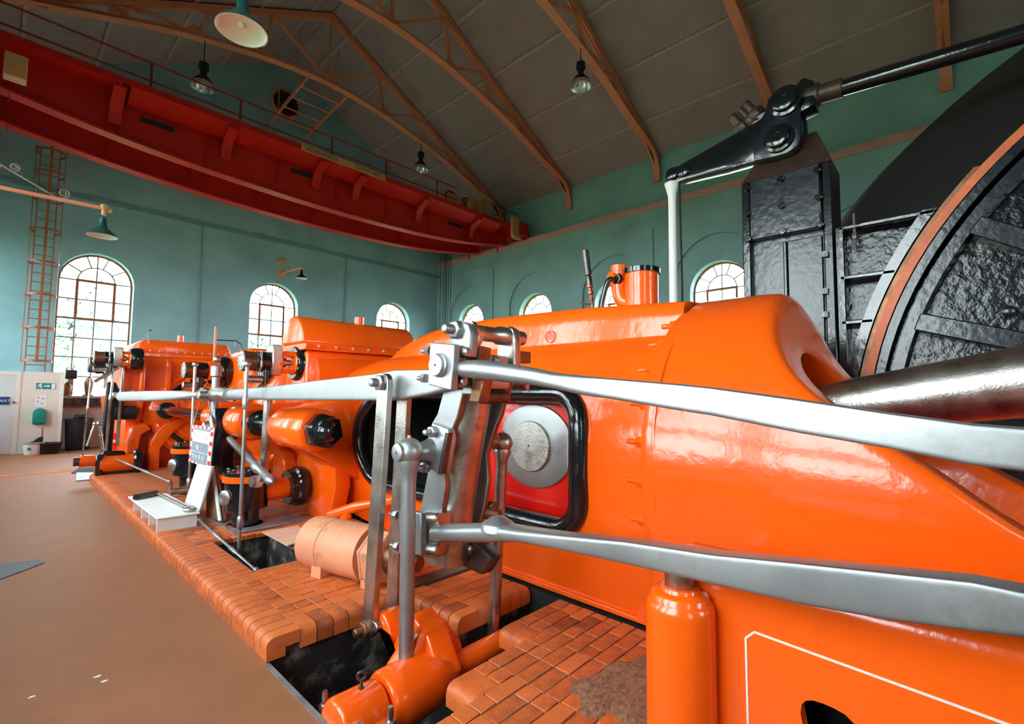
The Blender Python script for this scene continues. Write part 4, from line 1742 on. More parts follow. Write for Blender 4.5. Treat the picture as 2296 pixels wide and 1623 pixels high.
# top block with big pin
XT = 1.83
bm = B()
P_ = [at(px, py, x=XT) for px, py in ((964, 767), (1019, 772), (1012, 875), (1000, 873), (959, 862))]
prism(bm, [(p.y, p.z) for p in P_], 'x', XT, XT + .05)
obj('front_plate', bev(bm, .006, 1), STEEL, lk)
bm = B()
P_ = [at(px, py, x=XT + .05) for px, py in ((968, 770), (1026, 774), (1016, 874), (962, 862))]
prism(bm, [(p.y, p.z) for p in P_], 'x', XT + .05, XT + .13)
obj('brown_packing', bev(bm, .004, 1), RUSTY, lk)
q = at(987, 819, x=XT)
bm = B()
lathe(bm, (XT + .01, q.y, q.z), (-1, 0, 0), ((0, .073), (.025, .073), (.03, .066), (.045, .066), (.05, .062), (.05, .008), (.06, .004)), 36)
obj('pin_cap', bm, STEEL, lk)


def bolt(px, py, X, d, r, h, m=STEEL, name='bolt'):
    bm = B()
    p = at(px, py, x=X)
    lathe(bm, p - Vector(d).normalized() * .01, d, ((0, r), (h * .75, r), (h * .95, r * .85), (h, r * .5)), 20)
    return obj(name, bm, m, lk)


for px, py in ((1041, 790), (1032, 856)):
    bolt(px - 14, py, XT + .09, (.2, -1, 0), .034, .10, STEEL2)
for px, py in ((966, 786), (956, 848)):
    bm = B()
    hexnut(bm, at(px, py, x=XT + .08) , (-.1, 1, 0), .032, .04, .05)
    obj('nut', bm, STEEL, lk)
# clevis above
bm = B()
xc = 1.93
P_ = [at(px, py, x=xc) for px, py in ((1005, 772), (1014, 738), (1022, 726), (1036, 721), (1049, 727), (1054, 745), (1052, 775), (1050, 800), (1010, 800))]
prism(bm, [(p.y, p.z) for p in P_], 'x', xc, xc + .075)
obj('clevis_lug', bev(bm, .008, 2), STEEL, lk)
q = at(1027, 740, x=xc)
bm = B()
hexnut(bm, q + Vector((.005, 0, 0)), (-1, 0, 0), .062, .05, .075)
obj('clevis_nut', bev(bm, .004, 1), STEEL, lk)
bm = B()
lathe(bm, q + Vector((.07, 0, 0)), (1, 0, 0), ((0, .075), (.04, .07), (.07, .05), (.26, .05), (.28, .062), (.36, .064), (.37, .05), (.52, .05), (.53, .02)), 28)
obj('clevis_pin', bm, STEEL2, lk)
bm = B()
prism(bm, [(q.y + .085, q.z - .02), (q.y + .05, q.z + .06), (q.y, q.z + .075), (q.y - .06, q.z + .045), (q.y - .075, q.z - .02), (q.y - .075, q.z - .32), (q.y + .1, q.z - .32)], 'x', xc + .43, xc + .50)
obj('clevis_lug', bev(bm, .01, 2), STEEL2, lk)
bm = B()
prism(bm, [(q.y + .05, q.z - .14), (q.y - .06, q.z - .14), (q.y - .05, q.z - .4), (q.y + .06, q.z - .4)], 'x', xc + .09, xc + .40)
obj('clevis_bridge', bev(bm, .01, 1), STEEL, lk)
bm = B()
P_ = [at(px, py, x=xc + .08) for px, py in ((1053, 772), (1078, 778), (1074, 806), (1050, 802))]
prism(bm, [(p.y, p.z) for p in P_], 'x', xc + .08, xc + .17)
obj('brown_block', bm, RUSTY, lk)
bm = B()
P_ = [at(px, py, x=2.0) for px, py in ((1062, 752), (1076, 752), (1074, 765), (1066, 778), (1056, 772))]
prism(bm, [(p.y, p.z) for p in P_], 'x', 2.0, 2.03)
obj('lock_plate', bm, SALMON, lk)
# back block to the right
bm = B()
P_ = [at(px, py, x=2.47) for px, py in ((1124, 788), (1160, 786), (1160, 812), (1122, 814))]
prism(bm, [(p.y, p.z) for p in P_], 'x', 2.44, 2.62)
obj('back_block', bev(bm, .008, 1), RUSTY, lk)
bm = B()
p = at(1150, 802, x=2.55)
lathe(bm, p, (.25, -1, 0), ((0, .045), (.08, .045), (.09, .036)), 18)
obj('bolt', bm, STEEL2, lk)
bm = B()
p = at(1155, 866, x=2.5)
lathe(bm, p, (.25, -1, 0), ((0, .03), (.1, .03), (.105, .02)), 14)
obj('bolt', bm, STEEL2, lk)
for k, (pl, X) in enumerate((((1060, 850), (1084, 850), (1072, 903), (1050, 900)), 2.05), (((1112, 855), (1134, 858), (1126, 904), (1104, 904)), 2.36)) if False else ():
    pass
for X, w4 in ((2.0, ((1060, 850), (1084, 850), (1074, 903), (1051, 900))), (2.33, ((1108, 852), (1132, 856), (1124, 904), (1100, 904)))):
    bm = B()
    P_ = [at(px, py, x=X) for px, py in w4]
    prism(bm, [(p.y, p.z) for p in P_], 'x', X, X + .085)
    obj('guide_block', bev(bm, .006, 1), RUSTY, lk)
for px, py in ((1082, 806), (1100, 808), (1112, 808)):
    bm = B()
    p = at(px, py, x=2.2)
    sphere(bm, p, .03, 14)
    obj('small_bolt', bm, STEEL, lk)
bm = B()
p = at(1085, 858, x=2.1)
rod(bm, p, p + Vector((.2, -.0, 0)), .04, 16)
obj('copper_pin', bm, SALMON, lk)
bm = B()
p = at(1078, 888, x=2.1)
rod(bm, p, p + Vector((.22, 0, 0)), .05, 16)
obj('bush', bm, DARKSTEEL, lk)
# middle trunnion plate with bolts
bm = B()
P_ = [at(px, py, x=1.97) for px, py in ((968, 948), (1004, 962), (1008, 985), (995, 1063), (982, 1062), (962, 1050), (955, 1000))]
prism(bm, [(p.y, p.z) for p in P_], 'x', 1.97, 2.03)
obj('trunnion_plate', bev(bm, .008, 2), STEEL, lk)
bm = B()
P_ = [at(px, py, x=1.955) for px, py in ((1001, 970), (1008, 970), (992, 1063), (984, 1063))]
prism(bm, [(p.y, p.z) for p in P_], 'x', 1.945, 1.985)
obj('key_strip', bm, DARKSTEEL, lk)
for px, py in ((974, 967), (958, 1046)):
    bm = B()
    p = at(px, py, x=1.975)
    hexnut(bm, p, (-1, -.3, 0), .04, .05, .065)
    obj('nut', bev(bm, .004, 1), STEEL, lk)
E0 = at(914, 1015, x=1.80)
bm = B()
lathe(bm, (1.83, E0.y, E0.z), (1, 0, 0), ((0, .058), (.08, .06), (.13, .075), (.16, .09)), 24)
obj('trunnion', bm, STEEL, lk)
bm = B()
lathe(bm, (2.42, E0.y, E0.z + .02), (1, 0, 0), ((0, .07), (.05, .055), (.2, .055)), 20)
obj('trunnion', bm, STEEL2, lk)
# lower block and bolts
bm = B()
P_ = [at(px, py, x=1.93) for px, py in ((893, 1143), (944, 1150), (945, 1246), (893, 1241))]
prism(bm, [(p.y, p.z) for p in P_], 'x', 1.93, 1.98)
obj('lower_plate', bev(bm, .006, 1), STEEL, lk)
bm = B()
P_ = [at(px, py, x=1.98) for px, py in ((942, 1147), (985, 1152), (984, 1215), (975, 1250), (945, 1248))]
prism(bm, [(p.y, p.z) for p in P_], 'x', 1.98, 2.08)
obj('lower_block', bev(bm, .006, 1), STEEL2, lk)
for px, py in ((962, 1160), (961, 1231)):
    bm = B()
    p = at(px, py, x=1.93)
    lathe(bm, p, (.3, -1, .05), ((0, .036), (.07, .036), (.08, .028)), 20)
    obj('bolt', bm, STEEL2, lk)
for px, py in ((892, 1155), (895, 1226)):
    bm = B()
    hexnut(bm, at(px, py, x=1.95), (-.2, 1, 0), .03, .04, .05)
    obj('nut', bm, STEEL, lk)
bm = B()
p = at(985, 1250, x=2.1)
lathe(bm, p, (1, -.25, .12), ((0, .045), (.06, .05), (.1, .05), (.11, .065), (.15, .065), (.16, .055), (.26, .055)), 20)
obj('bottom_pin', bm, STEEL2, lk)
bm = B()
prism(bm, [(p.y + .18, p.z - .1), (p.y - .2, p.z - .12), (p.y - .3, p.z + .02), (p.y - .1, p.z + .1)], 'x', 2.3, 2.42)
obj('bottom_lug', bev(bm, .02, 2), DARKSTEEL, lk)
for px, py in ((1082, 1132), (1093, 1150)):
    bm = B()
    p = at(px, py, x=2.46)
    lathe(bm, p, (.3, -1, 0), ((0, .05), (.05, .05), (.06, .035), (.1, .035), (.105, .02)), 18)
    obj('bolt', bm, RUSTY, lk)

# lifting rods with ball ends
def lifting(p, bot, r, rb, label, m):
    t = thing('lifting_rod', label, 'lifting rod', (p.x, p.y, bot.z), 'pair of lifting rods')
    d = (bot - p)
    L = d.length
    bm = B()
    lathe(bm, p, d, ((rb * .6, rb * .82), (rb * .95, r * 1.5), (rb * 1.5, r * 1.12), (rb * 2.2, r), (L, r * .98)), 24)
    obj('rod_shank', bm, m, t)
    bm = B()
    sphere(bm, p, rb, 28)
    obj('ball_end', bm, m, t)
    bm = B()
    lathe(bm, p + Vector((-rb * .75, 0, 0)), (-1, 0, 0), ((0, rb * .62), (rb * .3, rb * .62), (rb * .34, rb * .55), (rb * .34, .012), (rb * .45, .008)), 24)
    obj('end_cap', bm, m, t)
    bm = B()
    cyl(bm, p + Vector((0, 0, rb * .95)), p + Vector((0, 0, rb * 1.15)), .012, seg=8)
    obj('oil_nipple', bm, SALMON, t)
    return t


p = at(917, 1012, x=1.80)
lifting(p, at(907, 1760, x=1.80), .047, .088, 'nearer steel lifting rod with a ball end, its foot out of frame at the bottom', STEEL)
p2 = at(1127, 992, y=p.y)
bt = at(1099, 1560, x=p2.x - .02)
lifting(p2, bt, .045, .078, 'farther steel lifting rod with a ball end, in front of the red crosshead', STEEL2)

# suspension links
def susp(px0, py0, px1, py1, X, label):
    a, b = at(px0, py0, x=X), at(px1, py1, x=X)
    t = thing('suspension_link', label, 'suspension link', (X, b.y, b.z - .1), 'pair of flat suspension links')
    d = (a - b).normalized()
    n_ = Vector((0, -d.z, d.y))
    hw = .066
    out = []
    for k in range(13):
        an = R(180 * k / 12)
        v_ = a + n_ * (hw * math.cos(an)) + d * (hw * math.sin(an))
        out.append((v_.y, v_.z))
    for k in range(13):
        an = R(180 + 180 * k / 12)
        v_ = b + n_ * (hw * math.cos(an)) + d * (hw * math.sin(an))
        out.append((v_.y, v_.z))
    bm = B()
    prism(bm, out, 'x', X, X + .05)
    obj('flat_bar', bev(bm, .005, 1), STEEL2, t)
    for q in (a, b):
        bm = B()
        hexnut(bm, q + Vector((.003, 0, 0)), (-1, 0, 0), .06, .045, .06)
        obj('pin_nut', bev(bm, .004, 1), STEEL if q is a else RUSTY, t)
    return a, b


sa, sb = susp(857, 858, 822, 1410, 1.86, 'front flat steel suspension link with hexagon pin nuts')
susp(901, 880, 873, 1405, 2.10, 'back flat steel suspension link, half hidden behind the long valve rod')

# the long tapered valve rod and its far half
XV = 1.96
t = thing('valve_rod', 'long tapered grey steel valve rod in front of the cylinders', 'valve rod', (XV, 5, 1.7))
LV = [(1008, 826, 872, 8), (961, 828, 884, 12), (882, 829, 898, 12), (838, 838, 898, 12), (720, 851, 898, 10), (606, 866, 897, 7), (545, 870, 896, 4), (505, 872, 897, 2.2)]
bm = B()
flatbar(bm, LV, XV, .09, 24)
obj('rod_blade', bm, STEEL, t, ang=30)
j = at(487, 886, x=XV + .03)
bm = B()
lathe(bm, at(515, 885, x=XV + .045), (0, 1, 0), ((0, .085), (.05, .09), (.5, .10), (.6, .09), (.75, .06)), 24)
obj('socket', bm, STEEL2, t)
t2 = thing('valve_rod', 'short grey steel valve rod reaching the far left valve cluster', 'valve rod', (1.9, 9, 1.65))
a, b = j + Vector((0, .45, 0)), at(266, 889, y=11.4)
bm = B()
prev = None
for k, (u, hh, tt, n) in enumerate(((0, .055, .09, 2.2), (.08, .055, .08, 2.3), (.3, .075, .06, 6), (.6, .085, .05, 9), (.95, .085, .05, 9), (1, .04, .04, 4))):
    c = a.lerp(b, u)
    rg = []
    for q in range(20):
        an = 2 * PI * (q + .5) / 20
        rg.append(bm.verts.new(c + Vector((math.copysign(abs(math.cos(an)) ** (2 / n), math.cos(an)) * tt, 0, math.copysign(abs(math.sin(an)) ** (2 / n), math.sin(an)) * hh))))
    if prev:
        skin(bm, prev, rg)
    else:
        cap(bm, rg)
    prev = rg
cap(bm, prev, True)
obj('rod_blade', bm, STEEL, t2, ang=30)
bm = B()
lathe(bm, j + Vector((0, .3, 0)), (0, 1, 0), ((0, .085), (.14, .115), (.28, .115), (.33, .06)), 6)
obj('knuckle', bev(bm, .01, 1), STEEL2, t2)
bm = B()
rod(bm, j + Vector((-.17, .2, 0)), j + Vector((.2, .2, 0)), .055, 18)
obj('knuckle_pin', bm, STEEL, t2)

# rocker stand carrying the joint
t = thing('rocker_stand', 'black rocker stand with a bright steel upright below the valve rod joint', 'rocker stand', (2.2, 7.2, PZ))
u0, u1 = at(486, 812, x=2.15), at(486, 925, x=2.15)
bm = B()
lathe(bm, (u0.x, u0.y, u1.z), (0, 0, 1), ((0, .05), (.1, .052), (u0.z - u1.z - .22, .05), (u0.z - u1.z - .2, .07), (u0.z - u1.z - .06, .07), (u0.z - u1.z - .04, .045)), 20)
sphere(bm, (u0.x, u0.y, u0.z + .04), .05, 16)
obj('upright', bm, STEEL, t)
bm = B()
prism(bm, [(u0.y - .2, .14), (u0.y + .3, .14), (u0.y + .25, .55), (u0.y + .12, .9), (u0.y + .2, 1.3), (u0.y + .1, 1.5), (u0.y - .12, 1.5), (u0.y - .2, 1.2), (u0.y - .1, .8)], 'x', 2.12, 2.42)
obj('black_bracket', bev(bm, .03, 2), BLACK, t)
bm = B()
lathe(bm, (2.12, u0.y, 1.2), (-1, 0, 0), ((0, .2), (.03, .2), (.04, .12), (.1, .1), (.12, .05)), 24)
obj('bearing_cap', bm, STEEL2, t)
bm = B()
lathe(bm, (2.3, u0.y - .05, .5), (0, 0, 1), ((0, .22), (.06, .22)), 28)
obj('orange_band', bm, ORANGE, t)

# slender vertical valve rods
def vrod(x, y, z0, z1, r, label, m=STEEL, turn=None):
    t = thing('slender_rod', label, 'rod', (x, y, z0), 'slender upright valve rods')
    bm = B()
    cyl(bm, (x, y, z0), (x, y, z1), r, seg=12)
    obj('rod_shank', bm, m, t)
    for z in turn or ():
        bm = B()
        lathe(bm, (x, y, z), (0, 0, 1), ((0, r * 1.1), (.02, r * 1.7), (.12, r * 1.7), (.14, r * 1.1)), 14)
        obj('turnbuckle', bm, m, t)
    bm = B()
    sphere(bm, (x, y, z1), r * 2, 14)
    obj('rod_eye', bm, m, t)
    return t


vrod(1.84, 5.70, -.3, at(537, 818, x=1.84).z, .019, 'slender upright steel rod dropping into the brick pit in front of the valve rod', STEEL, (1.55, .28))
vrod(1.9, 8.0, .12, at(430, 818, x=1.9).z, .02, 'slender upright steel rod behind the hanging sign board', STEEL2, (.38,))
p = at(602, 893, x=2.25)
q = at(591, 1082, x=2.25)
t = thing('slender_rod', 'thicker upright steel rod standing on the black valve pot', 'rod', q)
bm = B()
lathe(bm, q, p - q, ((0, .03), (.06, .03), (.07, .05), (.1, .05), (.12, .055), ((p - q).length, .05)), 16)
obj('rod_shank', bm, STEEL2, t)
t = thing('slanted_rod', 'slanting steel rod running down to the black valve pot', 'rod', (2.1, 6.3, .6))
a, b = at(513, 982, x=2.25), at(612, 1082, x=2.05)
bm = B()
d = b - a
L = d.length
lathe(bm, a, d, ((0, .03), (L * .05, .045), (L * .6, .05), (L * .66, .04), (L * .68, .065), (L * .74, .065), (L * .76, .045), (L * .92, .045), (L * .93, .055), (L * .97, .053), (L * .99, .035), (L, .0)), 16)
obj('rod_shank', bm, STEEL, t)
bm = B()
hexnut(bm, at(583, 1078, x=2.05), (-1, -.2, 0), .07, .1)
obj('lock_nut', bm, STEEL2, t)

# link rods lying over the plinth
def linkrod(a, b, label, m=STEEL):
    t = thing('link_rod', label, 'link rod', (a + b) / 2, 'thin link rods over the brick plinth')
    d = b - a
    L = d.length
    bm = B()
    lathe(bm, a, d, ((0, .014), (L * .3, .015), (L * .31, .024), (L * .4, .024), (L * .41, .016), (L * .6, .016), (L * .61, .024), (L * .7, .024), (L * .71, .015), (L, .014)), 12)
    obj('rod_shank', bm, m, t)
    for q in (a, b):
        bm = B()
        sphere(bm, q, .032, 12)
        obj('rod_eye', bm, m, t)


linkrod(at(244, 1022, x=1.55), at(380, 1080, z=.36), 'thin steel link rod running from the far left valve to the plinth bracket')
linkrod(at(446, 1166, z=.2), at(574, 1279, z=.06), 'thin steel link rod crossing the pit in the brick plinth')
t = thing('plinth_bracket', 'small orange and steel crank bracket on the plinth behind the white stand', 'bracket', at(400, 1120, z=PZ))
q = at(383, 1082, z=.36)
bm = B()
cyl(bm, (q.x, q.y, PZ), (q.x, q.y, .38), .025, seg=10)
cyl(bm, (q.x, q.y, .22), (q.x + .35, q.y - .05, .24), .045, seg=12)
obj('crank_post', bm, STEEL2, t)
bm = B()
beam(bm, (q.x + .12, q.y, .24), (q.x + .42, q.y - .1, .27), .05, .07)
beam(bm, (q.x + .3, q.y - .1, .27), (q.x + .42, q.y - .3, .15), .03, .05)
obj('orange_arm', bm, ORANGE, t)

# ================= ROCKER ARM IN THE PIT =================
rk = thing('rocker_shaft', 'bright orange rocker arm and shaft down in the pit under the link', 'rocker', (1.9, 2.55, -.6))
HY, HZ = 2.5, -.12
hub = at(815, 1600, y=HY)
xs, xe = at(742, 1585, y=HY).x, at(1010, 1480, y=HY).x
HZ = hub.z
bm = B()
lathe(bm, (xs, HY, HZ), (1, 0, 0), ((0, .05), (.005, .125), (.03, .145), (.28, .145), (.285, .13)), 36)
prism(bm, [(HY + .12, HZ - .1), (HY + .24, HZ - .1), (HY + .24, HZ - .02), (HY + .12, HZ + .03)], 'x', xs + .03, xs + .26)
prism(bm, [(HY - .24, HZ - .1), (HY - .12, HZ - .1), (HY - .12, HZ + .03), (HY - .24, HZ - .02)], 'x', xs + .03, xs + .26)
obj('bearing_cap', bev(bm, .012, 2), ORANGE, rk)
x1 = xs + .30
bm = B()
lathe(bm, (x1, HY, HZ), (1, 0, 0), ((0, .155), (.02, .17), (.1, .175), (.3, .17), (xe - x1 - .03, .13), (xe - x1, .10), (xe - x1, .075), (xe - x1 + .8, .075)), 36)
obj('shaft', bm, ORANGE, rk, ang=50)
bm = B()
tp = at(870, 1395, x=1.98)
pts2 = [(HY - .14, HZ + .04), (HY + .02, HZ + .26), (HY + .2, HZ + .34), (tp.y - .14, tp.z - .1), (tp.y - .10, tp.z + .02), (tp.y - .03, tp.z + .09), (tp.y + .05, tp.z + .08), (tp.y + .09, tp.z), (tp.y + .05, tp.z - .09), (HY + .44, HZ + .1), (HY + .34, HZ - .08), (HY + .2, HZ - .12)]
prism(bm, pts2, 'x', 1.915, 2.095)
obj('arm', bev(bm, .025, 3), ORANGE, rk, ang=50)
bm = B()
prism(bm, [(1.70, HZ + .08), (1.92, HZ + .30), (2.09, HZ + .30), (2.24, HZ + .1), (2.24, HZ - .05), (1.72, HZ - .05)], 'y', HY + .02, HY + .2)
obj('arm_web', bev(bm, .05, 3), ORANGE, rk, ang=50)
bm = B()
q = at(810, 1535, y=HY)
torus(bm, (q.x, HY, HZ + .21), (.5, 1, 0), .022, .008, 20, 8)
cyl(bm, (q.x, HY, HZ + .14), (q.x, HY, HZ + .19), .008, seg=8)
cyl(bm, (q.x, HY, HZ + .135), (q.x, HY, HZ + .15), .016, seg=10)
obj('lifting_eye', bm, DARKSTEEL, rk)
for dx, dy in ((.06, .19), (.24, -.19), (.06, -.2)):
    bm = B()
    hexnut(bm, (xs + dx, HY + dy, HZ - .02), (0, 0, 1), .034, .05, .075)
    obj('cap_nut', bm, STEEL2, rk)
bm = B()
rod(bm, (1.87, tp.y, tp.z), (2.2, tp.y, tp.z), .034, 16)
obj('arm_pin', bm, STEEL2, rk)
# bearing foot so that the shaft is carried
bm = B()
box(bm, (xs + .04, HY - .22, -1.25), (xs + .25, HY + .22, HZ - .1))
obj('bearing_foot', bm, BLACKMATT, rk)

# ================= DASHPOT =================
ds = thing('dashpot', 'salmon painted dashpot cylinder with hexagon end lying on the brick plinth', 'dashpot', (2.3, 4.1, PZ))
a, b = at(705, 1212, z=.37), at(868, 1248, z=.37)
d = (b - a).normalized()
L = (b - a).length
bm = B()
lathe(bm, a - d * .04, d, ((0, .12), (.015, .19), (.05, .222), (.1, .23), (.3, .23), (.302, .224), (.305, .224), (.307, .228), (L * .86, .228)), 40)
obj('barrel', bm, SALMON, ds, ang=30)
bm = B()
lathe(bm, a + d * L * .84, d, ((0, .20), (.01, .235), (.03, .235), (.035, .225), (.19, .225), (.2, .2)), 6, .35)
obj('hexagon_end', bev(bm, .01, 2), SALMON, ds)
bm = B()
lathe(bm, a + d * (L * .84 + .19), d, ((0, .13), (.18, .11), (.3, .06)), 24)
obj('gland', bm, RUSTY, ds)
bm = B()
q = a + d * .25
beam(bm, (q.x - .18, q.y - .05, PZ + .05), (q.x + .1, q.y + .02, PZ + .05), .12, .1)
q = a + d * .8
beam(bm, (q.x - .15, q.y - .05, PZ + .05), (q.x + .15, q.y + .02, PZ + .05), .12, .1)
o = obj('cradle_block', bm, SALMON, ds)
o['kind'] = 'stuff'
b_ = thing('loose_brick', 'small loose salmon block on the bricks beside the front suspension link', 'block', at(803, 1298, z=PZ))
q = at(803, 1300, z=PZ)
bm = B()
box(bm, (q.x - .03, q.y - .03, PZ), (q.x + .04, q.y + .04, PZ + .035))
obj('block_body', bev(bm, .004, 1), SALMON, b_)

# ================= HIGH PRESSURE CYLINDER =================
hp = thing('engine_cylinder', 'orange engine cylinder with a rounded riveted top box behind the frame', 'cylinder', (CX, 8.3, PZ))
bm = B()
lathe(bm, (CX, 7.3, CZ), (0, 1, 0), ((0, .7), (.02, 1.02), (.14, 1.05), (.15, .98), (.7, .98), (.75, 1.2), (.85, 1.32), (1.0, 1.36), (1.75, 1.36), (1.9, 1.3), (1.95, 1.1), (2.5, 1.0)), 48)
obj('barrel', bm, ORANGE, hp, ang=50)
bm = B()
box(bm, (3.05, 7.0, 1.5), (5.3, 7.75, 2.36))
obj('valve_chest', bev(bm, .06, 3), ORANGE, hp, ang=50)
bm = B()
box(bm, (3.0, 6.93, 2.36), (5.4, 7.82, 2.46))
obj('box_flange', bev(bm, .012, 1), ORANGE, hp)
bm = B()
prism(bm, [(6.98, 2.46), (7.76, 2.46)] + arc(7.37, 2.5, .385, 0, 180, 16)[0:], 'x', 2.98, 4.95)
obj('top_box', bev(bm, .03, 2, 50), ORANGE, hp, ang=50)
p = at(805, 735, y=7.3)
bm = B()
cyl(bm, (p.x, 7.3, 2.7), (p.x, 7.3, at(805, 712, y=7.3).z), .075, seg=20)
obj('filler_stub', bm, ORANGE, hp)
first = None
for k in range(7):
    x = 3.2 + k * .27
    if first is None:
        bm = B()
        sphere(bm, (x, 6.925, 2.42), .028, 10)
        first = obj('cover_bolt', bm, SALMON, hp)
    else:
        share(first, 'cover_bolt', hp, (k * .27, 0, 0))
bm = B()
lathe(bm, (3.2, 7.25, 1.95), (1, 0, 0), ((0, .38), (.5, .4), (2.2, .4)), 28)
obj('chest_barrel', bm, ORANGE, hp, ang=50)
# far dome and its flange bolts
bm = B()
box(bm, (2.86, 8.9, 1.6), (4.4, 9.9, 2.50))
obj('far_valve_chest', bev(bm, .16, 4), ORANGE, hp, ang=60)
bm = B()
p = at(545, 800, x=2.7)
cyl(bm, (2.72, 10.2, 1.9), (2.72, 10.2, 2.95), .022, seg=8)
obj('drain_pole', bm, SALMON, hp)
# foot and tie rod lug
bm = B()
prism(bm, [(2.7, .14), (2.8, .5), (3.2, .9), (5.2, .9), (5.6, .5), (5.7, .14)], 'y', 8.0, 9.7)
obj('cylinder_foot', bev(bm, .03, 2), ORANGE, hp)
bm = B()
lathe(bm, (EX, 7.05, EZ), (0, 1, 0), ((0, .22), (.03, .25), (.5, .25), (.6, .22)), 28)
prism(bm, [(EX, EZ + .22), (3.4, EZ + .3), (3.4, EZ - .5), (EX, EZ - .22)], 'y', 7.15, 7.6)
obj('tie_rod_lug', bm, ORANGE, hp, ang=50)
bm = B()
lathe(bm, (EX, 8.5, EZ), (0, 1, 0), ((0, .17), (.03, .195), (.35, .195)), 28)
prism(bm, [(EX, EZ + .22), (3.0, EZ + .3), (3.0, EZ - .4), (EX, EZ - .18)], 'y', 8.55, 8.8)
obj('tie_rod_lug', bm, ORANGE, hp, ang=50)
bm = B()
cyl(bm, (EX, 7.03, EZ), (EX, 7.08, EZ), .165, seg=24)
obj('lug_bore', bm, BLACKMATT, hp)
bm = B()
for k in range(4):
    pass
prism(bm, [(7.7, .14), (7.2, .14), (7.25, .6), (7.35, .85), (7.7, .95)], 'x', 2.9, 3.1)
obj('support_web', bev(bm, .02, 1), ORANGE, hp)
# tie rods
for (y0, y1, lb) in ((5.95, 7.1, 'short black tie rod between the frame ear and the cylinder lug'), (8.8, 12.3, 'long black tie rod between the two far cylinders')):
    t = thing('tie_rod', lb, 'tie rod', (EX, (y0 + y1) / 2, EZ))
    bm = B()
    cyl(bm, (EX, y0, EZ), (EX, y1, EZ), .095, seg=20)
    obj('rod_shank', bm, BLACK, t)
    bm = B()
    lathe(bm, (EX, y1 - .3, EZ), (0, 1, 0), ((0, .12), (.02, .17), (.25, .17), (.27, .15)), 20)
    obj('rod_collar', bm, BLACK, t)

# ================= LOW PRESSURE CYLINDER =================
lp = thing('engine_cylinder', 'large orange ribbed cylinder casing with a flat chamfered lid, farthest to the left', 'cylinder', (CX, 13.5, 0))
LY = 12.3
bm = B()
prism(bm, [(1.72, 1.15), (1.66, 1.5), (1.66, 2.2), (1.78, 2.42), (1.95, 2.5), (6.4, 2.5), (6.7, 2.2), (6.7, 1.15)], 'y', LY, 15.0)
obj('casing', bev(bm, .05, 3), ORANGE, lp, ang=50)
bm = B()
prism(bm, [(1.85, .02), (1.8, 1.2), (6.6, 1.2), (6.6, .02)], 'y', LY + .32, 14.9)
obj('lower_casing', bev(bm, .04, 2), ORANGE, lp)
lid = [(1.86, 2.5), (1.94, 2.74), (2.02, 2.80), (3.55, 2.80), (3.68, 2.5)]
bm = B()
prism(bm, lid, 'y', LY + .06, 14.6)
obj('lid', bev(bm, .03, 2), ORANGE, lp)
bm = B()
box(bm, (1.80, LY - .03, 2.44), (3.75, 14.7, 2.52))
obj('lid_flange', bev(bm, .01, 1), ORANGE, lp)
first = None
for k in range(12):
    if first is None:
        bm = B()
        sphere(bm, (1.95, LY - .03, 2.56), .026, 8)
        first = obj('lid_bolt', bm, SALMON, lp)
    else:
        share(first, 'lid_bolt', lp, (k * .155, 0, 0))
bm = B()
cyl(bm, (2.75, LY + .6, 2.78), (2.75, LY + .6, 2.98), .06, seg=14)
obj('filler_stub', bm, ORANGE, lp)
for x, zb, dd in ((1.98, 1.3, .2), (2.42, 1.62, .17), (2.78, 1.75, .15), (3.12, 1.85, .13), (3.45, 1.9, .12)):
    bm = B()
    prism(bm, [(LY + .02, 2.42), (LY - dd * .4, 2.40), (LY - dd, 2.25), (LY - dd, zb + .25), (LY - dd * .6, zb), (LY + .02, zb - .2)], 'x', x - .035, x + .035)
    obj('stiffening_rib', bev(bm, .012, 1), ORANGE, lp)
GX, GZ = 3.10, 1.27
for rr, tr, m, nm in ((.86, .05, ORANGE, 'outer_ring'), (.70, .055, BLACK, 'black_ring'), (.56, .06, ORANGE, 'inner_ring')):
    bm = B()
    torus(bm, (GX, LY - .02, GZ), (0, 1, 0), rr, tr, 48, 8)
    obj(nm, bm, m, lp)
bm = B()
lathe(bm, (GX, LY, GZ), (0, -1, 0), ((0, .95), (.02, .95), (.03, .6), (.06, .5), (.08, .34), (.3, .3), (.32, .2)), 40)
obj('end_cover', bm, ORANGE, lp, ang=50)
for x0, sw, top in ((1.88, .0, .95), (2.25, .32, 1.12), (3.0, .2, .95)):
    bm = B()
    prism(bm, [(x0 - .09, .02), (x0 + .09, .02), (x0 + .10, .55), (x0 + .14 + sw * .5, .85), (x0 + .3 + sw, top), (x0 + .2 + sw, top + .14), (x0 - .02 + sw * .3, .98), (x0 - .07, .7)], 'y', LY - .12, LY + .4)
    obj('flared_leg', bev(bm, .025, 2), ORANGE, lp, ang=50)
bm = B()
lathe(bm, (EX, 12.32, EZ), (0, -1, 0), ((0, .4), (.06, .36), (.1, .26), (.14, .22)), 28)
obj('tie_rod_boss', bm, ORANGE, lp, ang=60)
for k, pts in enumerate((((at(333, 770, y=12.2)), (at(331, 742, y=12.2)), (at(340, 740, y=12.2))), (at(482, 762, y=13), at(528, 764, y=13), at(528, 775, y=13)), (at(528, 764, y=13), at(541, 772, y=13), at(542, 792, y=13)))):
    bm = B()
    tube(bm, pts, .014, 6)
    obj('thin_pipe', bm, DARKSTEEL, lp)
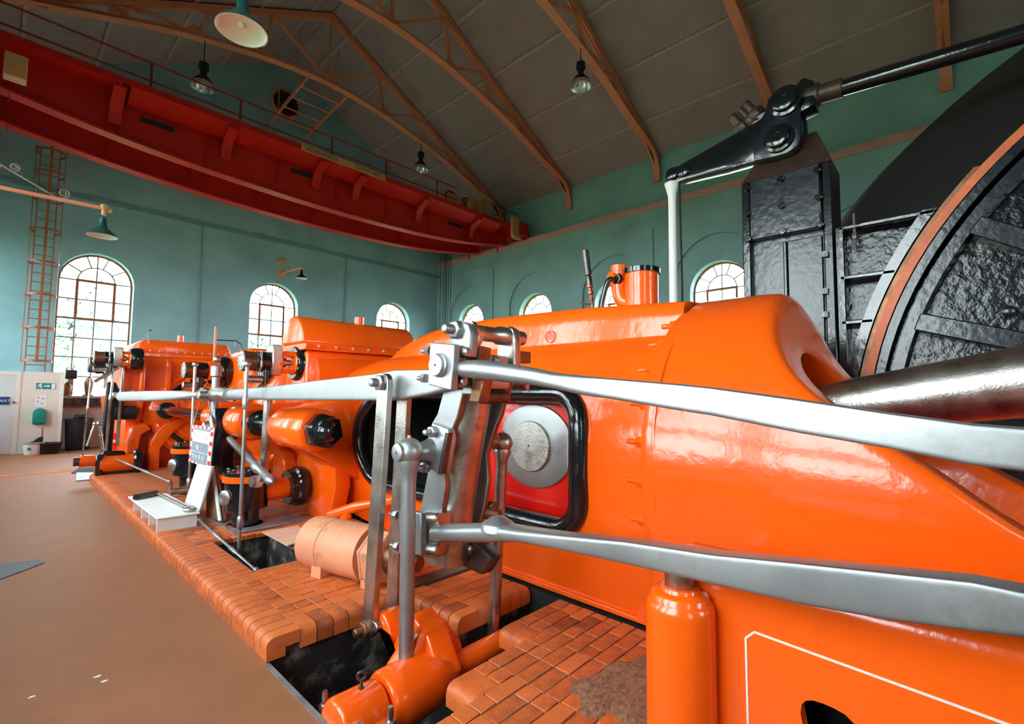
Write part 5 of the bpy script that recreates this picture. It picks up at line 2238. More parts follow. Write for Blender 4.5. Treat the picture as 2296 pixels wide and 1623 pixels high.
# floor plate at the foot of the far cylinder
t = thing('floor_plate', 'scuffed grey floor plate at the far end of the brick plinth', 'floor plate', (1.3, 12.9, 0))
bm = B()
prism(bm, [(1.1, 12.40), (2.2, 12.40), (1.9, 13.0), (1.2, 13.6)], 'z', 0.0, .02)
obj('plate', bm, GREYPLATE, t)
t = thing('pit_cover', 'black pit opening frame in the floor below the far left valve', 'pit frame', (1.2, 13.8, 0))
bm = B()
prism(bm, [(1.12, 13.62), (1.88, 13.05), (1.95, 14.3), (1.3, 14.4)], 'z', 0.004, .014)
obj('plate', bm, BLACKMATT, t)


# ================= VALVE BONNETS =================
def bonnet(x, y, z, L, r, label, plate=True, flip=False, drop=True, cage=ORANGE):
    """horizontal valve bonnet: black collar at x, drawing out towards -x"""
    t = thing('valve_bonnet', label, 'valve', (x, y, z))
    k = r / .26
    bm = B()
    lathe(bm, (x + .05, y, z), (-1, 0, 0), ((0, r * .95), (.03, r), (.1, r * 1.02), (.16, r), (.2, r * .9), (.2, r * .6)), 36)
    obj('collar', bm, BLACK, t)
    c0, c1 = x - .14, x - L * .45
    bm = B()
    lathe(bm, (x + .04, y, z), (-1, 0, 0), ((0, r * .62), (.17, r * .62), (.19, r * .7), (.21, r * .62)), 28)
    lathe(bm, (c1 + .06, y, z), (-1, 0, 0), ((0, r * .5), (.02, r * .6), (.07, r * .6)), 28)
    for sz in (1, -1):
        prism(bm, [(y - r * .5, z + sz * r * .36), (y + r * .5, z + sz * r * .36), (y + r * .4, z + sz * r * .62), (y - r * .4, z + sz * r * .62)], 'x', c1, c0)
    obj('cage', bm, cage, t, ang=50)
    bm = B()
    cyl(bm, (x - .1, y, z), (c1, y, z), r * .16, seg=12)
    lathe(bm, (x - .3 * L, y, z), (-1, 0, 0), ((0, r * .26), (.06 * k, r * .26)), 12)
    obj('spindle', bm, STEEL2, t)
    e = x - L
    bm = B()
    lathe(bm, (c1, y, z), (-1, 0, 0), ((0, r * .52), (.02, r * .56), ((c1 - e) * .6, r * .56), ((c1 - e) * .62, r * .5)), 28)
    obj('dashpot', bm, BLACK, t)
    bm = B()
    lathe(bm, (e + (c1 - e) * .42, y, z), (-1, 0, 0), ((0, r * .46), (.01, r * .52), ((c1 - e) * .3, r * .52), ((c1 - e) * .32, r * .56), ((c1 - e) * .42, r * .56), ((c1 - e) * .43, r * .5)), 28)
    obj('end_barrel', bm, RUSTY, t)
    bm = B()
    lathe(bm, (e + .004, y, z), (-1, 0, 0), ((0, r * .5), (.012, r * .5), (.014, r * .46)), 28)
    obj('end_cap', bm, STEEL, t)
    for q in range(6):
        a = q * PI / 3
        bm = B()
        sphere(bm, (e - .012, y + r * .36 * math.cos(a), z + r * .36 * math.sin(a)), .014, 8)
        obj('cap_screw', bm, STEEL2, t)
    if plate:
        px = x - L * .47
        bm = B()
        prism(bm, [(y - r * .55, z + r * .95), (y + r * .35, z + r * .95), (y + r * .5, z + r * .2), (y + r * .4, z - r * .75), (y - r * .45, z - r * .75), (y - r * .6, z)], 'x', px - .09, px + .05)
        obj('trip_plate', bev(bm, .012, 1), STEEL2, t)
        bm = B()
        prism(bm, [(y - r * .5, z + r * .5), (y - r * .3, z + r * .5), (y - r * .1, z - r * .5), (y - r * .4, z - r * .6), (y - r * .62, z - r * .3)], 'x', e + .2, e + .23)
        obj('cam_finger', bev(bm, .008, 1), STEEL, t)
    if drop:
        xx = c1 - (c1 - e) * .35
        bm = B()
        cyl(bm, (xx, y, z - r * .4), (xx, y, z - r * 1.2), r * .32, seg=18)
        obj('lever_boss', bm, BLACK, t)
        bm = B()
        rod(bm, (xx - .05, y - r * .3, z - r * 1.0), (xx - .26, y - r * .3, z - r * 1.0), r * .22, 16)
        obj('trip_pin', bm, STEEL2, t)
        bm = B()
        cyl(bm, (xx + .12, y, z - r * .8), (xx - .22, y - .1, z - r * 2.1), r * .15, seg=12)
        lathe(bm, (xx - .02, y - .04, z - r * 1.35), Vector((-.34, -.1, -r * 1.3)), ((0, r * .2), (.12, r * .2)), 12)
        obj('trip_link', bm, STEEL2, t)
    return t


bonnet(3.12, 7.3, 2.17, .84, .26, 'valve bonnet with a big black collar and steel end cap above the long valve rod')
bonnet(2.82, 9.8, 2.10, .66, .26, 'valve bonnet with an open orange cage behind the slender upright rod', plate=False)
bonnet(1.88, 12.0, 2.36, .68, .22, 'valve bonnet standing out in front of the left gable window', drop=True)
t = thing('trip_gear', 'small dark trip gear box hanging left of the farthest valve bonnet', 'trip gear', (1.2, 12.2, 2.0))
p = at(225, 817, y=12.2)
bm = B()
cyl(bm, (p.x + .14, 12.2, p.z), (p.x - .06, 12.2, p.z), .18, seg=20)
obj('drum_case', bm, BLACKMATT, t)
bm = B()
cyl(bm, (p.x + .16, 12.2, p.z), (p.x + .13, 12.2, p.z), .185, seg=20)
obj('red_band', bm, REDIN, t)
bm = B()
box(bm, (p.x - .18, 12.1, p.z - .16), (p.x - .06, 12.3, p.z + .14))
obj('latch_block', bev(bm, .02, 1), DARKSTEEL, t)

# slender rods and links of the far left valve cluster
for a, b, r, lb in (((256, 815), (233, 1048), .024, 'tall pale upright rod of the far left valve cluster'), ((203, 850), (183, 1045), .014, 'thinnest upright rod left of the far valve cluster'),
                    ((276, 820), (263, 1000), .03, 'grey flat upright rod just left of the large ribbed cylinder'), ((222, 950), (233, 1025), .03, 'slanting steel rod low in the far left valve cluster'), ((213, 950), (195, 1000), .022, 'short dark slanting rod low in the far left valve cluster'), ((243, 815), (232, 870), .035, 'short steel strut under the farthest valve bonnet')):
    A, Q = at(*a, y=12.0), at(*b, y=12.0)
    t = thing('valve_link', lb, 'rod', Q)
    d = Q - A
    L = d.length
    bm = B()
    lathe(bm, A, d, ((0, r), (L * .3, r), (L * .31, r * 1.4), (L * .36, r * 1.4), (L * .37, r), (L, r)), 10)
    obj('rod_shank', bm, STEEL2, t)
    bm = B()
    sphere(bm, A, r * 1.7, 12)
    obj('rod_eye', bm, STEEL2, t)
t = thing('valve_stand', 'dark valve stand with levers behind the tall pale rod', 'valve stand', (1.75, 12.15, 0))
a = at(243, 880, y=12.1)
bm = B()
prism(bm, [(a.x - .06, .02), (a.x + .1, .02), (a.x + .12, 1.2), (a.x + .25, 1.3), (a.x + .25, 1.55), (a.x + .1, 1.9), (a.x - .02, 1.9), (a.x - .05, 1.2)], 'y', 12.08, 12.22)
obj('post', bev(bm, .02, 1), BLACKMATT, t)
bm = B()
prism(bm, [(a.x + .05, 1.58), (a.x + .25, 1.62), (a.x + .38, 1.72), (a.x + .36, 1.78), (a.x + .2, 1.72), (a.x + .04, 1.7)], 'y', 11.95, 12.05)
obj('crank_lever', bev(bm, .015, 1), STEEL2, t)
bm = B()
cyl(bm, (a.x + .1, 12.15, 1.3), (a.x + .45, 12.15, 1.3), .14, seg=18)
obj('cross_shaft', bm, BLACKMATT, t)


# ================= LOWER EXHAUST VALVES =================
def lowvalve(x, y, z, L, r, px, label, band=True):
    t = thing('exhaust_valve', label, 'valve', (x - L * .6, y, PZ))
    bm = B()
    lathe(bm, (x + .06, y, z), (-1, 0, 0), ((0, r), (.05, r * 1.02), (.1, r), (.12, r * .9), (.16, r * .92), (.2, r * .85), (.2, r * .5)), 36)
    obj('collar', bm, BLACK, t)
    bm = B()
    cyl(bm, (x, y, z), (x - L, y, z), r * .52, seg=28)
    obj('branch_pipe', bm, ORANGE, t)
    pr = r * .95
    bm = B()
    lathe(bm, (px, y, PZ), (0, 0, 1), ((0, pr * .62), (z - PZ - r * .75, pr * .62), (z - PZ - r * .7, pr), (z - PZ + r * .55, pr), (z - PZ + r * .56, pr * 1.05), (z - PZ + r * 1.05, pr * 1.1), (z - PZ + r * 1.08, pr * .9), (z - PZ + r * 1.2, pr * .5)), 32)
    obj('pot', bm, BLACK, t)
    if band:
        bm = B()
        lathe(bm, (px, y, z + r * .58), (0, 0, 1), ((0, pr * 1.02), (.005, pr * 1.13), (.075, pr * 1.13), (.08, pr * 1.02)), 32)
        obj('pot_band', bm, ORANGE, t)
    bm = B()
    lathe(bm, (px - pr * .85, y - r * .1, z - r * .1), (-1, -.4, 0), ((0, r * .36), (.06, r * .36), (.07, r * .3)), 20)
    obj('side_cover', bm, STEEL2, t)
    for q in range(7):
        a = q * PI / 3.5
        bm = B()
        hexnut(bm, (px + pr * .85 * math.cos(a), y + pr * .85 * math.sin(a), z + r * 1.02), (0, 0, 1), .028, .05)
        obj('pot_nut', bm, BLACK, t)
    return t


lowvalve(2.74, 6.42, .52, .42, .25, 2.13, 'lower exhaust valve with a black collar and orange banded pot above the brick pit')
lowvalve(2.75, 9.0, .62, .42, .26, 2.15, 'lower exhaust valve with a black pot behind the white stand')
t = thing('exhaust_valve', 'lower exhaust valve with a long orange barrel at the far end of the plinth', 'valve', (1.6, 12.05, 0.02))
c = at(303, 1035, y=12.05)
bm = B()
lathe(bm, (c.x + .08, 12.05, c.z), (-1, 0, 0), ((0, .24), (.05, .255), (.1, .25), (.13, .22), (.13, .15)), 32)
obj('collar', bm, BLACK, t)
e = at(222, 1026, y=12.05)
bm = B()
cyl(bm, (c.x, 12.05, c.z), (e.x, 12.05, c.z), .17, seg=28)
obj('barrel', bm, ORANGE, t)
bm = B()
box(bm, (e.x - .06, 11.9, c.z - .2), (e.x + .05, 12.2, c.z + .2))
prism(bm, [(e.x, c.z + .17), (c.x - .15, c.z + .17), (c.x - .2, c.z + .24), (e.x + .05, c.z + .26)], 'y', 11.95, 12.15)
obj('end_block', bev(bm, .02, 1), BLACK, t)
bm = B()
cyl(bm, (e.x - .06, 12.05, c.z + .08), (e.x - .28, 12.05, c.z + .08), .11, seg=20)
obj('outer_barrel', bm, ORANGE, t)
bm = B()
cyl(bm, (e.x - .28, 12.05, c.z + .08), (e.x - .36, 12.05, c.z + .08), .08, seg=16)
obj('end_nut', bm, DARKSTEEL, t)
bm = B()
box(bm, (e.x + .1, 11.95, .02), (c.x - .1, 12.15, c.z - .12))
obj('saddle', bm, BLACKMATT, t)
# low plates and sheet lying by the near exhaust valve
t = thing('sheet_panel', 'pale salmon sheet lying on the bricks left of the dashpot', 'sheet', at(640, 1195, z=PZ))
P_ = [at(px, py, z=PZ + .012) for px, py in ((588, 1193), (668, 1178), (690, 1196), (672, 1214), (645, 1223))]
bm = B()
prism(bm, [(p.x, p.y) for p in P_], 'z', PZ + .003, PZ + .015)
obj('sheet', bm, mat('pale_salmon_sheet', (0.72, 0.42, 0.30), .5), t)
t = thing('floor_plate', 'grey metal plate around the near exhaust valve pot', 'floor plate', (2.2, 6.5, PZ))
bm = B()
holed(bm, [(1.9, 6.05), (2.75, 6.05), (2.75, 7.05), (1.9, 7.05)], [arc(2.13, 6.42, .2, 0, 345, 23)], 'z', PZ + .001, PZ + .012)
obj('plate', bm, GREYPLATE, t)

# ================= BRAKE POST, DRUM =================
BX = 6.0
bp = thing('brake_post', 'tall black brake post with a riveted plate standing behind the bell end', 'brake post', (6.2, 1.4, -1.2))
bm = B()
box(bm, (BX + .05, 1.0, -1.2), (BX + .42, 1.85, 4.27))
obj('box_column', bm, BLACKPLATE, bp)
for y0, y1 in ((.97, 1.06), (1.79, 1.88)):
    bm = B()
    box(bm, (BX - .03, y0, -1.2), (BX + .46, y1, 4.28))
    obj('side_channel', bev(bm, .012, 1), BLACK, bp)
bm = B()
box(bm, (BX - .05, 1.075, at(1760, 527, x=BX).z), (BX + .04, 1.785, 4.28))
obj('riveted_plate', bev(bm, .01, 1), BLACKPLATE, bp)
first = None
for px, py in ((1676, 422), (1677, 479), (1679, 536), (1751, 402), (1753, 462), (1755, 520), (1833, 382), (1836, 443), (1839, 504)):
    p = at(px, py, x=BX - .05)
    if first is None:
        bm = B()
        lathe(bm, p, (-1, 0, 0), ((0, .037), (.025, .037), (.033, .03)), 14)
        first = (obj('rivet', bm, BLACK, bp), p)
    else:
        share(first[0], 'rivet', bp, p - first[1])
for k, s in enumerate('09S'):
    p = at(1755, 438 + k * 8, x=BX - .051)
    text('stamped_mark', s, .06, BLACK, face_m(p, (-1, 0, 0), (0, .97, -.2)), bp, .003)
bm = B()
box(bm, (BX + .02, 1.08, -1.2), (BX + .05, 1.42, 3.5))
box(bm, (BX - .0, 1.42, -1.2), (BX + .06, 1.46, 3.5))
obj('lower_panel', bev(bm, .01, 1), BLACKPLATE, bp)
for py in (570, 653, 705):
    p = at(1858, py, x=BX - .03)
    bm = B()
    box(bm, (BX - .08, p.y - .0, p.z - .03), (BX - .02, p.y + .06, p.z + .03))
    obj('edge_bolt', bm, BLACK, bp)
bm = B()
cap_ = [(.97, 4.28), (1.88, 4.28), (1.68, 4.66), (1.12, 4.72)]
A = [bm.verts.new((BX - .03, y, z)) for y, z in cap_[:2]] + [bm.verts.new((BX + .12, y, z)) for y, z in cap_[2:]]
Q = [bm.verts.new((BX + .46, y, z)) for y, z in cap_[:2]] + [bm.verts.new((BX + .36, y, z)) for y, z in cap_[2:]]
bm.faces.new(A)
bm.faces.new(Q[::-1])
for i in range(4):
    bm.faces.new((A[(i + 1) % 4], A[i], Q[i], Q[(i + 1) % 4]))
obj('cap_casting', bm, BLACKBROWN, bp)

lv = thing('brake_lever', 'black tapered rocking lever pivoted on top of the brake post', 'lever', (5.95, 1.5, 4.6))
L0 = 5.92
P_ = [at(px, py, x=L0) for px, py in ((1486, 393), (1489, 379), (1500, 371), (1515, 368), (1640, 296), (1690, 268), (1716, 250), (1722, 222), (1742, 207), (1772, 206), (1788, 222), (1793, 260), (1794, 305), (1788, 326), (1768, 342), (1740, 350), (1690, 358), (1620, 378), (1530, 400), (1504, 409), (1490, 405))]
bm = B()
prism(bm, [(p.y, p.z) for p in P_], 'x', L0 + .06, L0 + .22)
obj('lever_arm', bev(bm, .02, 2), BLACK, lv)
for X in (L0 - .02, L0 + .24):
    P_ = [at(px, py, x=L0) for px, py in ((1690, 300), (1716, 252), (1724, 222), (1744, 204), (1774, 204), (1792, 222), (1797, 262), (1797, 305), (1788, 330), (1765, 345), (1740, 352), (1692, 362), (1688, 330))]
    bm = B()
    prism(bm, [(p.y, p.z) for p in P_], 'x', X, X + .08)
    obj('head_plate', bev(bm, .012, 2), BLACKPLATE, lv)
for px, py, r in ((1748, 313, .15), (1762, 230, .16)):
    p = at(px, py, x=L0)
    bm = B()
    lathe(bm, (L0 - .02, p.y, p.z), (-1, 0, 0), ((0, r * 1.08), (.04, r * 1.05), (.05, r * .85), (.1, r * .82), (.11, r * .7), (.11, r * .3), (.09, r * .28)), 32)
    obj('pivot_boss', bm, BLACK, lv)
for px, py, r in ((1504, 388, .075), (1528, 380, .08)):
    p = at(px, py, x=L0)
    bm = B()
    lathe(bm, (L0 + .07, p.y, p.z), (-1, 0, 0), ((0, r), (.04, r), (.05, r * .8)), 24)
    obj('tip_pin', bm, BLACK, lv)
for px, py, r in ((1702, 255, .11), (1690, 268, .085), (1672, 283, .10)):
    p = at(px, py, x=L0 + .14)
    bm = B()
    hexnut(bm, p - Vector((0, 0, .06)), (-.2, .5, .8), r, .12, .17)
    obj('adjusting_nut', bev(bm, .01, 1), BLACKBROWN, lv)

t = thing('brake_rod', 'long black brake tie rod from the lever to the top right corner', 'brake rod', (6.0, 0, 5.0))
a, b = at(1790, 226, x=L0 + .14), at(2296, 75, x=L0 + .14)
b2 = a + (b - a) * 2.2
bm = B()
cyl(bm, at(1845, 210, x=L0 + .14), b2, .085, seg=20)
obj('rod_shank', bm, BLACK, t)
bm = B()
d = (b - a).normalized()
lathe(bm, a, d, ((-.05, .1), (.1, .13), (.2, .13), (.22, .1), (.42, .1), (.43, .085)), 20)
obj('fork_end', bm, BLACKBROWN, t)
bm = B()
p = at(1808, 222, x=L0 + .14)
prism(bm, [(p.y - .1, p.z - .16), (p.y + .1, p.z - .2), (p.y + .12, p.z + .12), (p.y, p.z + .2), (p.y - .1, p.z + .12)], 'x', L0 + .02, L0 + .26)
obj('fork_lug', bev(bm, .02, 2), BLACK, t)

t = thing('white_pole', 'slim white painted pole hanging from the tip of the black lever', 'pole', (BX, 2.76, 0))
p0, p1 = at(1507, 412, x=BX), at(1515, 690, x=BX)
bm = B()
lathe(bm, (p0.x, p0.y, p0.z), (0, 0, -1), ((0, .1), (.05, .085), (.16, .056), (.3, .052), (p0.z + 1.2, .052)), 20)
obj('pole_shaft', bm, WHITE, t)
t = thing('thin_cable', 'thin dark cable hanging beside the white pole', 'cable', (BX, 2.65, 0))
p0 = at(1523, 410, x=BX)
bm = B()
tube(bm, [(BX, p0.y, p0.z), (BX, p0.y - .02, 3.2), (BX, p0.y - .01, -1.2)], .014, 6)
obj('cable_run', bm, BLACKMATT, t)

# brake shoe frame between post and drum
DY, DZ, DR = -3.09, 1.27, 3.9
bs = thing('brake_shoe', 'black brake shoe frame of lumpy panels and shelves between post and drum', 'brake shoe', (6.1, .6, 2.4))
R1 = DR + .05


def arcpts(rad, z0, z1, n=14):
    out = []
    for i in range(n + 1):
        z = z0 + (z1 - z0) * i / n
        out.append((DY + math.sqrt(max(.01, rad * rad - (z - DZ) ** 2)), z))
    return out


zs = [.6, 1.45, at(1885, 725, x=BX).z, at(1885, 625, x=BX).z, at(1880, 515, x=BX).z]
for i in range(4):
    bm = B()
    z0, z1 = zs[i] + .03, zs[i + 1] - .05
    prism(bm, [(.90, z0)] + arcpts(R1 + .03, z0, z1) + [(.90, z1)], 'x', BX + .16, BX + .2)
    obj('lumpy_panel', bm, BLACKROUGH, bs)
for i in range(5):
    z = zs[i]
    yb = DY + math.sqrt(R1 ** 2 - (z - DZ) ** 2)
    bm = B()
    prism(bm, [(.93, z - .02), (yb, z - .02), (yb, z + .025), (.93, z + .025)], 'x', BX - .02, BX + .3)
    obj('shelf', bev(bm, .01, 1), BLACK, bs)
bm = B()
ap = arcpts(R1, .6, zs[4] + .03, 20)
aq = arcpts(R1 + .09, .6, zs[4] + .03, 20)
prism(bm, ap + aq[::-1], 'x', BX - .02, BX + .3)
obj('curved_flange', bm, BLACK, bs)
bm = B()
box(bm, (BX - .02, .88, .6), (BX + .3, .96, zs[4] + .02))
obj('back_flange', bev(bm, .01, 1), BLACK, bs)
bm = B()
p = at(1915, 500, x=BX)
cyl(bm, (BX, p.y, zs[4] - .25), (BX, p.y, zs[4] + .14), .014, seg=8)
hexnut(bm, (BX, p.y, zs[4] - .13), (0, 0, 1), .035, .06)
obj('tie_bolt', bm, DARKSTEEL, bs)
bm = B()
prism(bm, arcpts(DR + .005, .6, zs[4] + .35, 24) + arcpts(R1 - .008, .6, zs[4] + .35, 24)[::-1], 'x', BX + .02, BX + .24)
obj('brake_lining', bm, RUSTY, bs)

dr = thing('winding_drum', 'huge black winding drum with an orange edged rim and spoked side at right', 'drum', (6.6, DY, DZ))
bm = B()
lathe(bm, (BX + .02, DY, DZ), (1, 0, 0), ((.25, DR - .16), (.25, DR - .01), (.26, DR), (.40, DR), (.41, DR + .1), (.43, DR + .12), (1.5, 5.0), (3.0, 5.52), (5.0, 5.52), (5.01, 3)), 96)
obj('barrel', bm, BLACKMATT, dr)
bm = B()
a0 = 0
prev = None
N = 120
torad = lambda i: 2 * PI * i / N
for i in range(N):
    a = torad(i)
    rg = [bm.verts.new((xx, DY + rr * math.cos(a), DZ + rr * math.sin(a))) for xx, rr in ((BX - .005, DR - .07), (BX - .005, DR + .002), (BX + .03, DR + .006), (BX + .03, DR - .07))]
    if prev:
        skin(bm, prev, rg)
    else:
        first = rg
    prev = rg
skin(bm, prev, first)
obj('orange_rim', bm, ORANGE_DULL, dr)
for r0, r1, xx in ((DR - .17, DR - .07, -.03), (DR - .31, DR - .19, -.05), (1.5, 1.75, -.05), (2.74, 2.95, -.05)):
    bm = B()
    prev = None
    for i in range(N):
        a = torad(i)
        rg = [bm.verts.new((x_, DY + rr * math.cos(a), DZ + rr * math.sin(a))) for x_, rr in ((BX + .1, r0), (BX + xx, r0 + .015), (BX + xx, r1 - .015), (BX + .1, r1))]
        if prev:
            skin(bm, prev, rg)
        else:
            first = rg
        prev = rg
    skin(bm, prev, first)
    obj('side_ring', bm, BLACKPLATE, dr)
bm = B()
lathe(bm, (BX + .14, DY, DZ), (1, 0, 0), ((0, DR - .1), (.05, DR - .1)), 96)
obj('side_plate', bm, BLACKROUGH, dr)
for k in range(24):
    a = R(19.4 + 15 * k)
    u = Vector((0, math.cos(a), math.sin(a)))
    bm = B()
    c = Vector((BX + .04, DY, DZ))
    beam(bm, c + u * 1.6, c + u * (DR - .28), .17, .2, (1, 0, 0))
    obj('spoke', bev(bm, .012, 1), BLACKPLATE, dr)
    for s in (1.0, ):
        q = c + u * 3.05 + Vector((0, -u.z, u.y)) * .25
        bm = B()
        lathe(bm, q + Vector((.1, 0, 0)), (-1, 0, 0), ((0, .06), (.06, .055), (.07, .04)), 6)
        obj('spoke_bolt', bm, BLACKPLATE, dr)
bm = B()
lathe(bm, (5.2, DY, DZ), (1, 0, 0), ((0, .3), (.5, .3), (.6, .9), (.9, 1.6)), 40)
obj('hub', bm, BLACK, dr)

# ================= BACK LEFT CORNER: OFFICE FRONT, CLUTTER =================
PYF = 18.65
zt = at(100, 834, y=PYF).z
x0p, x1p = -1.44, at(129, 1000, y=PYF).x
xd = at(40, 950, y=PYF).x
pt = thing('partition', 'cream boarded office partition with a pale door beside the left gable window', 'partition', (.5, PYF, 0))
bm = B()
box(bm, (xd, PYF, 0), (x1p, PYF + .06, zt))
obj('cream_board', bm, CREAM, pt)
bm = B()
box(bm, (x1p - .02, PYF - .02, 0), (x1p + .05, PYF + .08, zt + .02))
obj('corner_post', bm, WHITE, pt)
bm = B()
box(bm, (x1p - .01, PYF + .08, 0), (x1p + .03, GY - .02, zt))
obj('side_board', bm, WHITE, pt)
bm = B()
box(bm, (x0p, PYF, zt - .1), (xd, PYF + .06, zt))
box(bm, (xd - .1, PYF - .01, 0), (xd, PYF + .07, zt))
obj('door_frame', bm, CREAM, pt)
bm = B()
box(bm, (xd - .95, PYF + .01, .01), (xd - .10, PYF + .05, zt - .1))
dl = obj('door_leaf', bev(bm, .006, 1), DOORM, pt)
bm = B()
box(bm, (x0p, PYF, 0), (xd - .96, PYF + .06, zt - .1))
obj('cream_board', bm, CREAM, pt)
q = at(30.5, 902, y=PYF)
bm = B()
lathe(bm, (q.x, PYF + .01, q.z), (0, -1, 0), ((0, .012), (.03, .014), (.04, .03), (.06, .03), (.07, .015)), 14)
obj('door_knob', bm, DARKSTEEL, dl)


def plate_on(px0, py0, px1, py1, name, m, parent, label=None, cat=None, off=.006, th=.006):
    a, b = at(px0, py0, y=PYF), at(px1, py1, y=PYF)
    bm = B()
    box(bm, (min(a.x, b.x), PYF - off - th, min(a.z, b.z)), (max(a.x, b.x), PYF - off, max(a.z, b.z)))
    o = obj(name, bm, m, parent)
    if label:
        tag(o, label, cat)
    return o, a, b


sg, a, b = plate_on(-14, 889.5, 20.5, 907, 'door_sign', BLUE, None, 'blue sign with white lettering on the pale office door', 'sign', 0.0, .008)
text('sign_lettering', 'VAULT', .085, TEXTW, face_m(((a.x + b.x) / 2 + .03, PYF - .0085, (a.z + b.z) / 2), (0, -1, 0)), sg, .0008)
ex, a, b = plate_on(81.5, 858.5, 125, 872.5, 'exit_sign', GREEN, None, 'green fire exit sign with running figure and arrow on the cream board', 'sign', 0, .006)
W_, H_ = b.x - a.x, a.z - b.z
yq = PYF - .0065


def sgn(pts, name):
    bm = B()
    prism(bm, [(a.x + u * W_, b.z + v * H_) for u, v in pts], 'y', yq - .001, yq)
    obj(name, bm, TEXTW, ex)


sgn([(.77, .06), (.97, .06), (.97, .94), (.77, .94)], 'door_symbol')
sgn([(.38, .42), (.58, .42), (.58, .25), (.71, .5), (.58, .75), (.58, .58), (.38, .58)], 'arrow_symbol')
sgn([(.05, .32), (.13, .36), (.17, .5), (.11, .62), (.05, .55), (.04, .62), (.12, .74), (.20, .78), (.19, .92), (.26, .93), (.27, .8), (.25, .72), (.31, .66), (.30, .60), (.23, .64), (.24, .5), (.29, .38), (.29, .1), (.24, .1), (.24, .34), (.18, .38), (.14, .28), (.05, .24)], 'figure_symbol')
nt_, a, b = plate_on(79.5, 885, 103, 911, 'paper_notice', WHITE, None, 'white paper notice with four small marks above the green dispenser', 'notice', 0, .003)
W_, H_ = b.x - a.x, a.z - b.z
for u, v in ((.25, .78), (.68, .68), (.22, .42), (.6, .26)):
    bm = B()
    prism(bm, [(a.x + (u - .1) * W_, b.z + (v - .05) * H_), (a.x + (u + .12) * W_, b.z + (v - .05) * H_), (a.x + (u + .08) * W_, b.z + (v + .05) * H_), (a.x + (u - .06) * W_, b.z + (v + .05) * H_)], 'y', PYF - .0035, PYF - .003)
    obj('printed_mark', bm, SLATE, nt_)
a, b = at(73.5, 916, y=PYF), at(102, 949, y=PYF)
dp = thing('towel_dispenser', 'dark green arched paper dispenser on the cream board', 'dispenser', ((a.x + b.x) / 2, PYF, b.z))
bm = B()
wd = (b.x - a.x) / 2
prism(bm, [(a.x, b.z), (b.x, b.z), (b.x, a.z - .12)] + arc((a.x + b.x) / 2, a.z - .12, wd, 0, 180, 14)[1:-1] + [(a.x, a.z - .12)], 'y', PYF - .16, PYF - .001)
obj('casing', bev(bm, .012, 2), GREEN, dp)
bm = B()
box(bm, (a.x + .03, PYF - .14, b.z - .02), (b.x - .03, PYF - .04, b.z))
obj('paper_slot', bm, BLKPLASTIC, dp)

q = at(73, 1017, z=0) + Vector((0, -.2, 0))
bk = thing('bucket', 'white plastic bucket with a label holding a brush, by the cream board', 'bucket', (q.x, q.y, 0))
bm = B()
lathe(bm, (q.x, q.y, 0), (0, 0, 1), ((0, .17), (.02, .18), (.25, .205), (.3, .21), (.3, .2), (.04, .17)), 28)
obj('pail', bm, WHITE, bk)
bm = B()
lathe(bm, (q.x, q.y, .27), (0, 0, 1), ((0, .208), (.0, .214), (.05, .216), (.05, .207)), 28)
obj('rim', bm, STONE, bk)
bm = B()
box(bm, (q.x - .12, q.y - .2, .13), (q.x - .05, q.y - .17, .2))
obj('label_patch', bm, GREEN, bk)
br = thing('hand_brush', 'dark hand brush with an upright handle standing in the white bucket', 'brush', (q.x, q.y, .05))
bm = B()
prism(bm, [(q.x - .08, .06), (q.x + .15, .06), (q.x + .18, .47), (q.x + .08, .45), (q.x - .02, .36), (q.x - .16, .31)], 'y', q.y - .05, q.y + .05)
obj('bristles', bev(bm, .015, 1), BLKPLASTIC, br)
bm = B()
cyl(bm, (q.x + .15, q.y, .4), (q.x + .15, q.y, .70), .018, seg=10)
obj('handle', bm, WOOD, br)
q = at(108, 1015, z=0) + Vector((0, -.2, 0))
tb = thing('plastic_tub', 'low black plastic tub on the floor beside the white bucket', 'tub', (q.x, q.y, 0))
bm = B()
lathe(bm, (q.x, q.y, 0), (0, 0, 1), ((0, .2), (.02, .215), (.26, .25), (.28, .27), (.29, .27), (.29, .24), (.03, .2)), 28)
obj('tub_body', bm, BLKPLASTIC, tb)
q = at(160, 1008, z=0) + Vector((.12, -.1, 0))
wb = thing('waste_bin', 'tall black waste bin with rubbish on top, right of the partition', 'bin', (q.x, q.y, 0))
bm = B()
lathe(bm, (q.x, q.y, 0), (0, 0, 1), ((0, .25), (.03, .27), (.84, .31), (.85, .33), (.9, .335), (.9, .3), (.06, .25)), 32)
obj('bin_body', bm, BLKPLASTIC, wb)
bm = B()
for k in range(7):
    sphere(bm, (q.x + random.uniform(-.15, .12), q.y + random.uniform(-.12, .12), .9 + random.uniform(-.02, .1)), random.uniform(.08, .13), 9)
o = obj('rubbish', bm, BLKPLASTIC, wb)
o['kind'] = 'stuff'

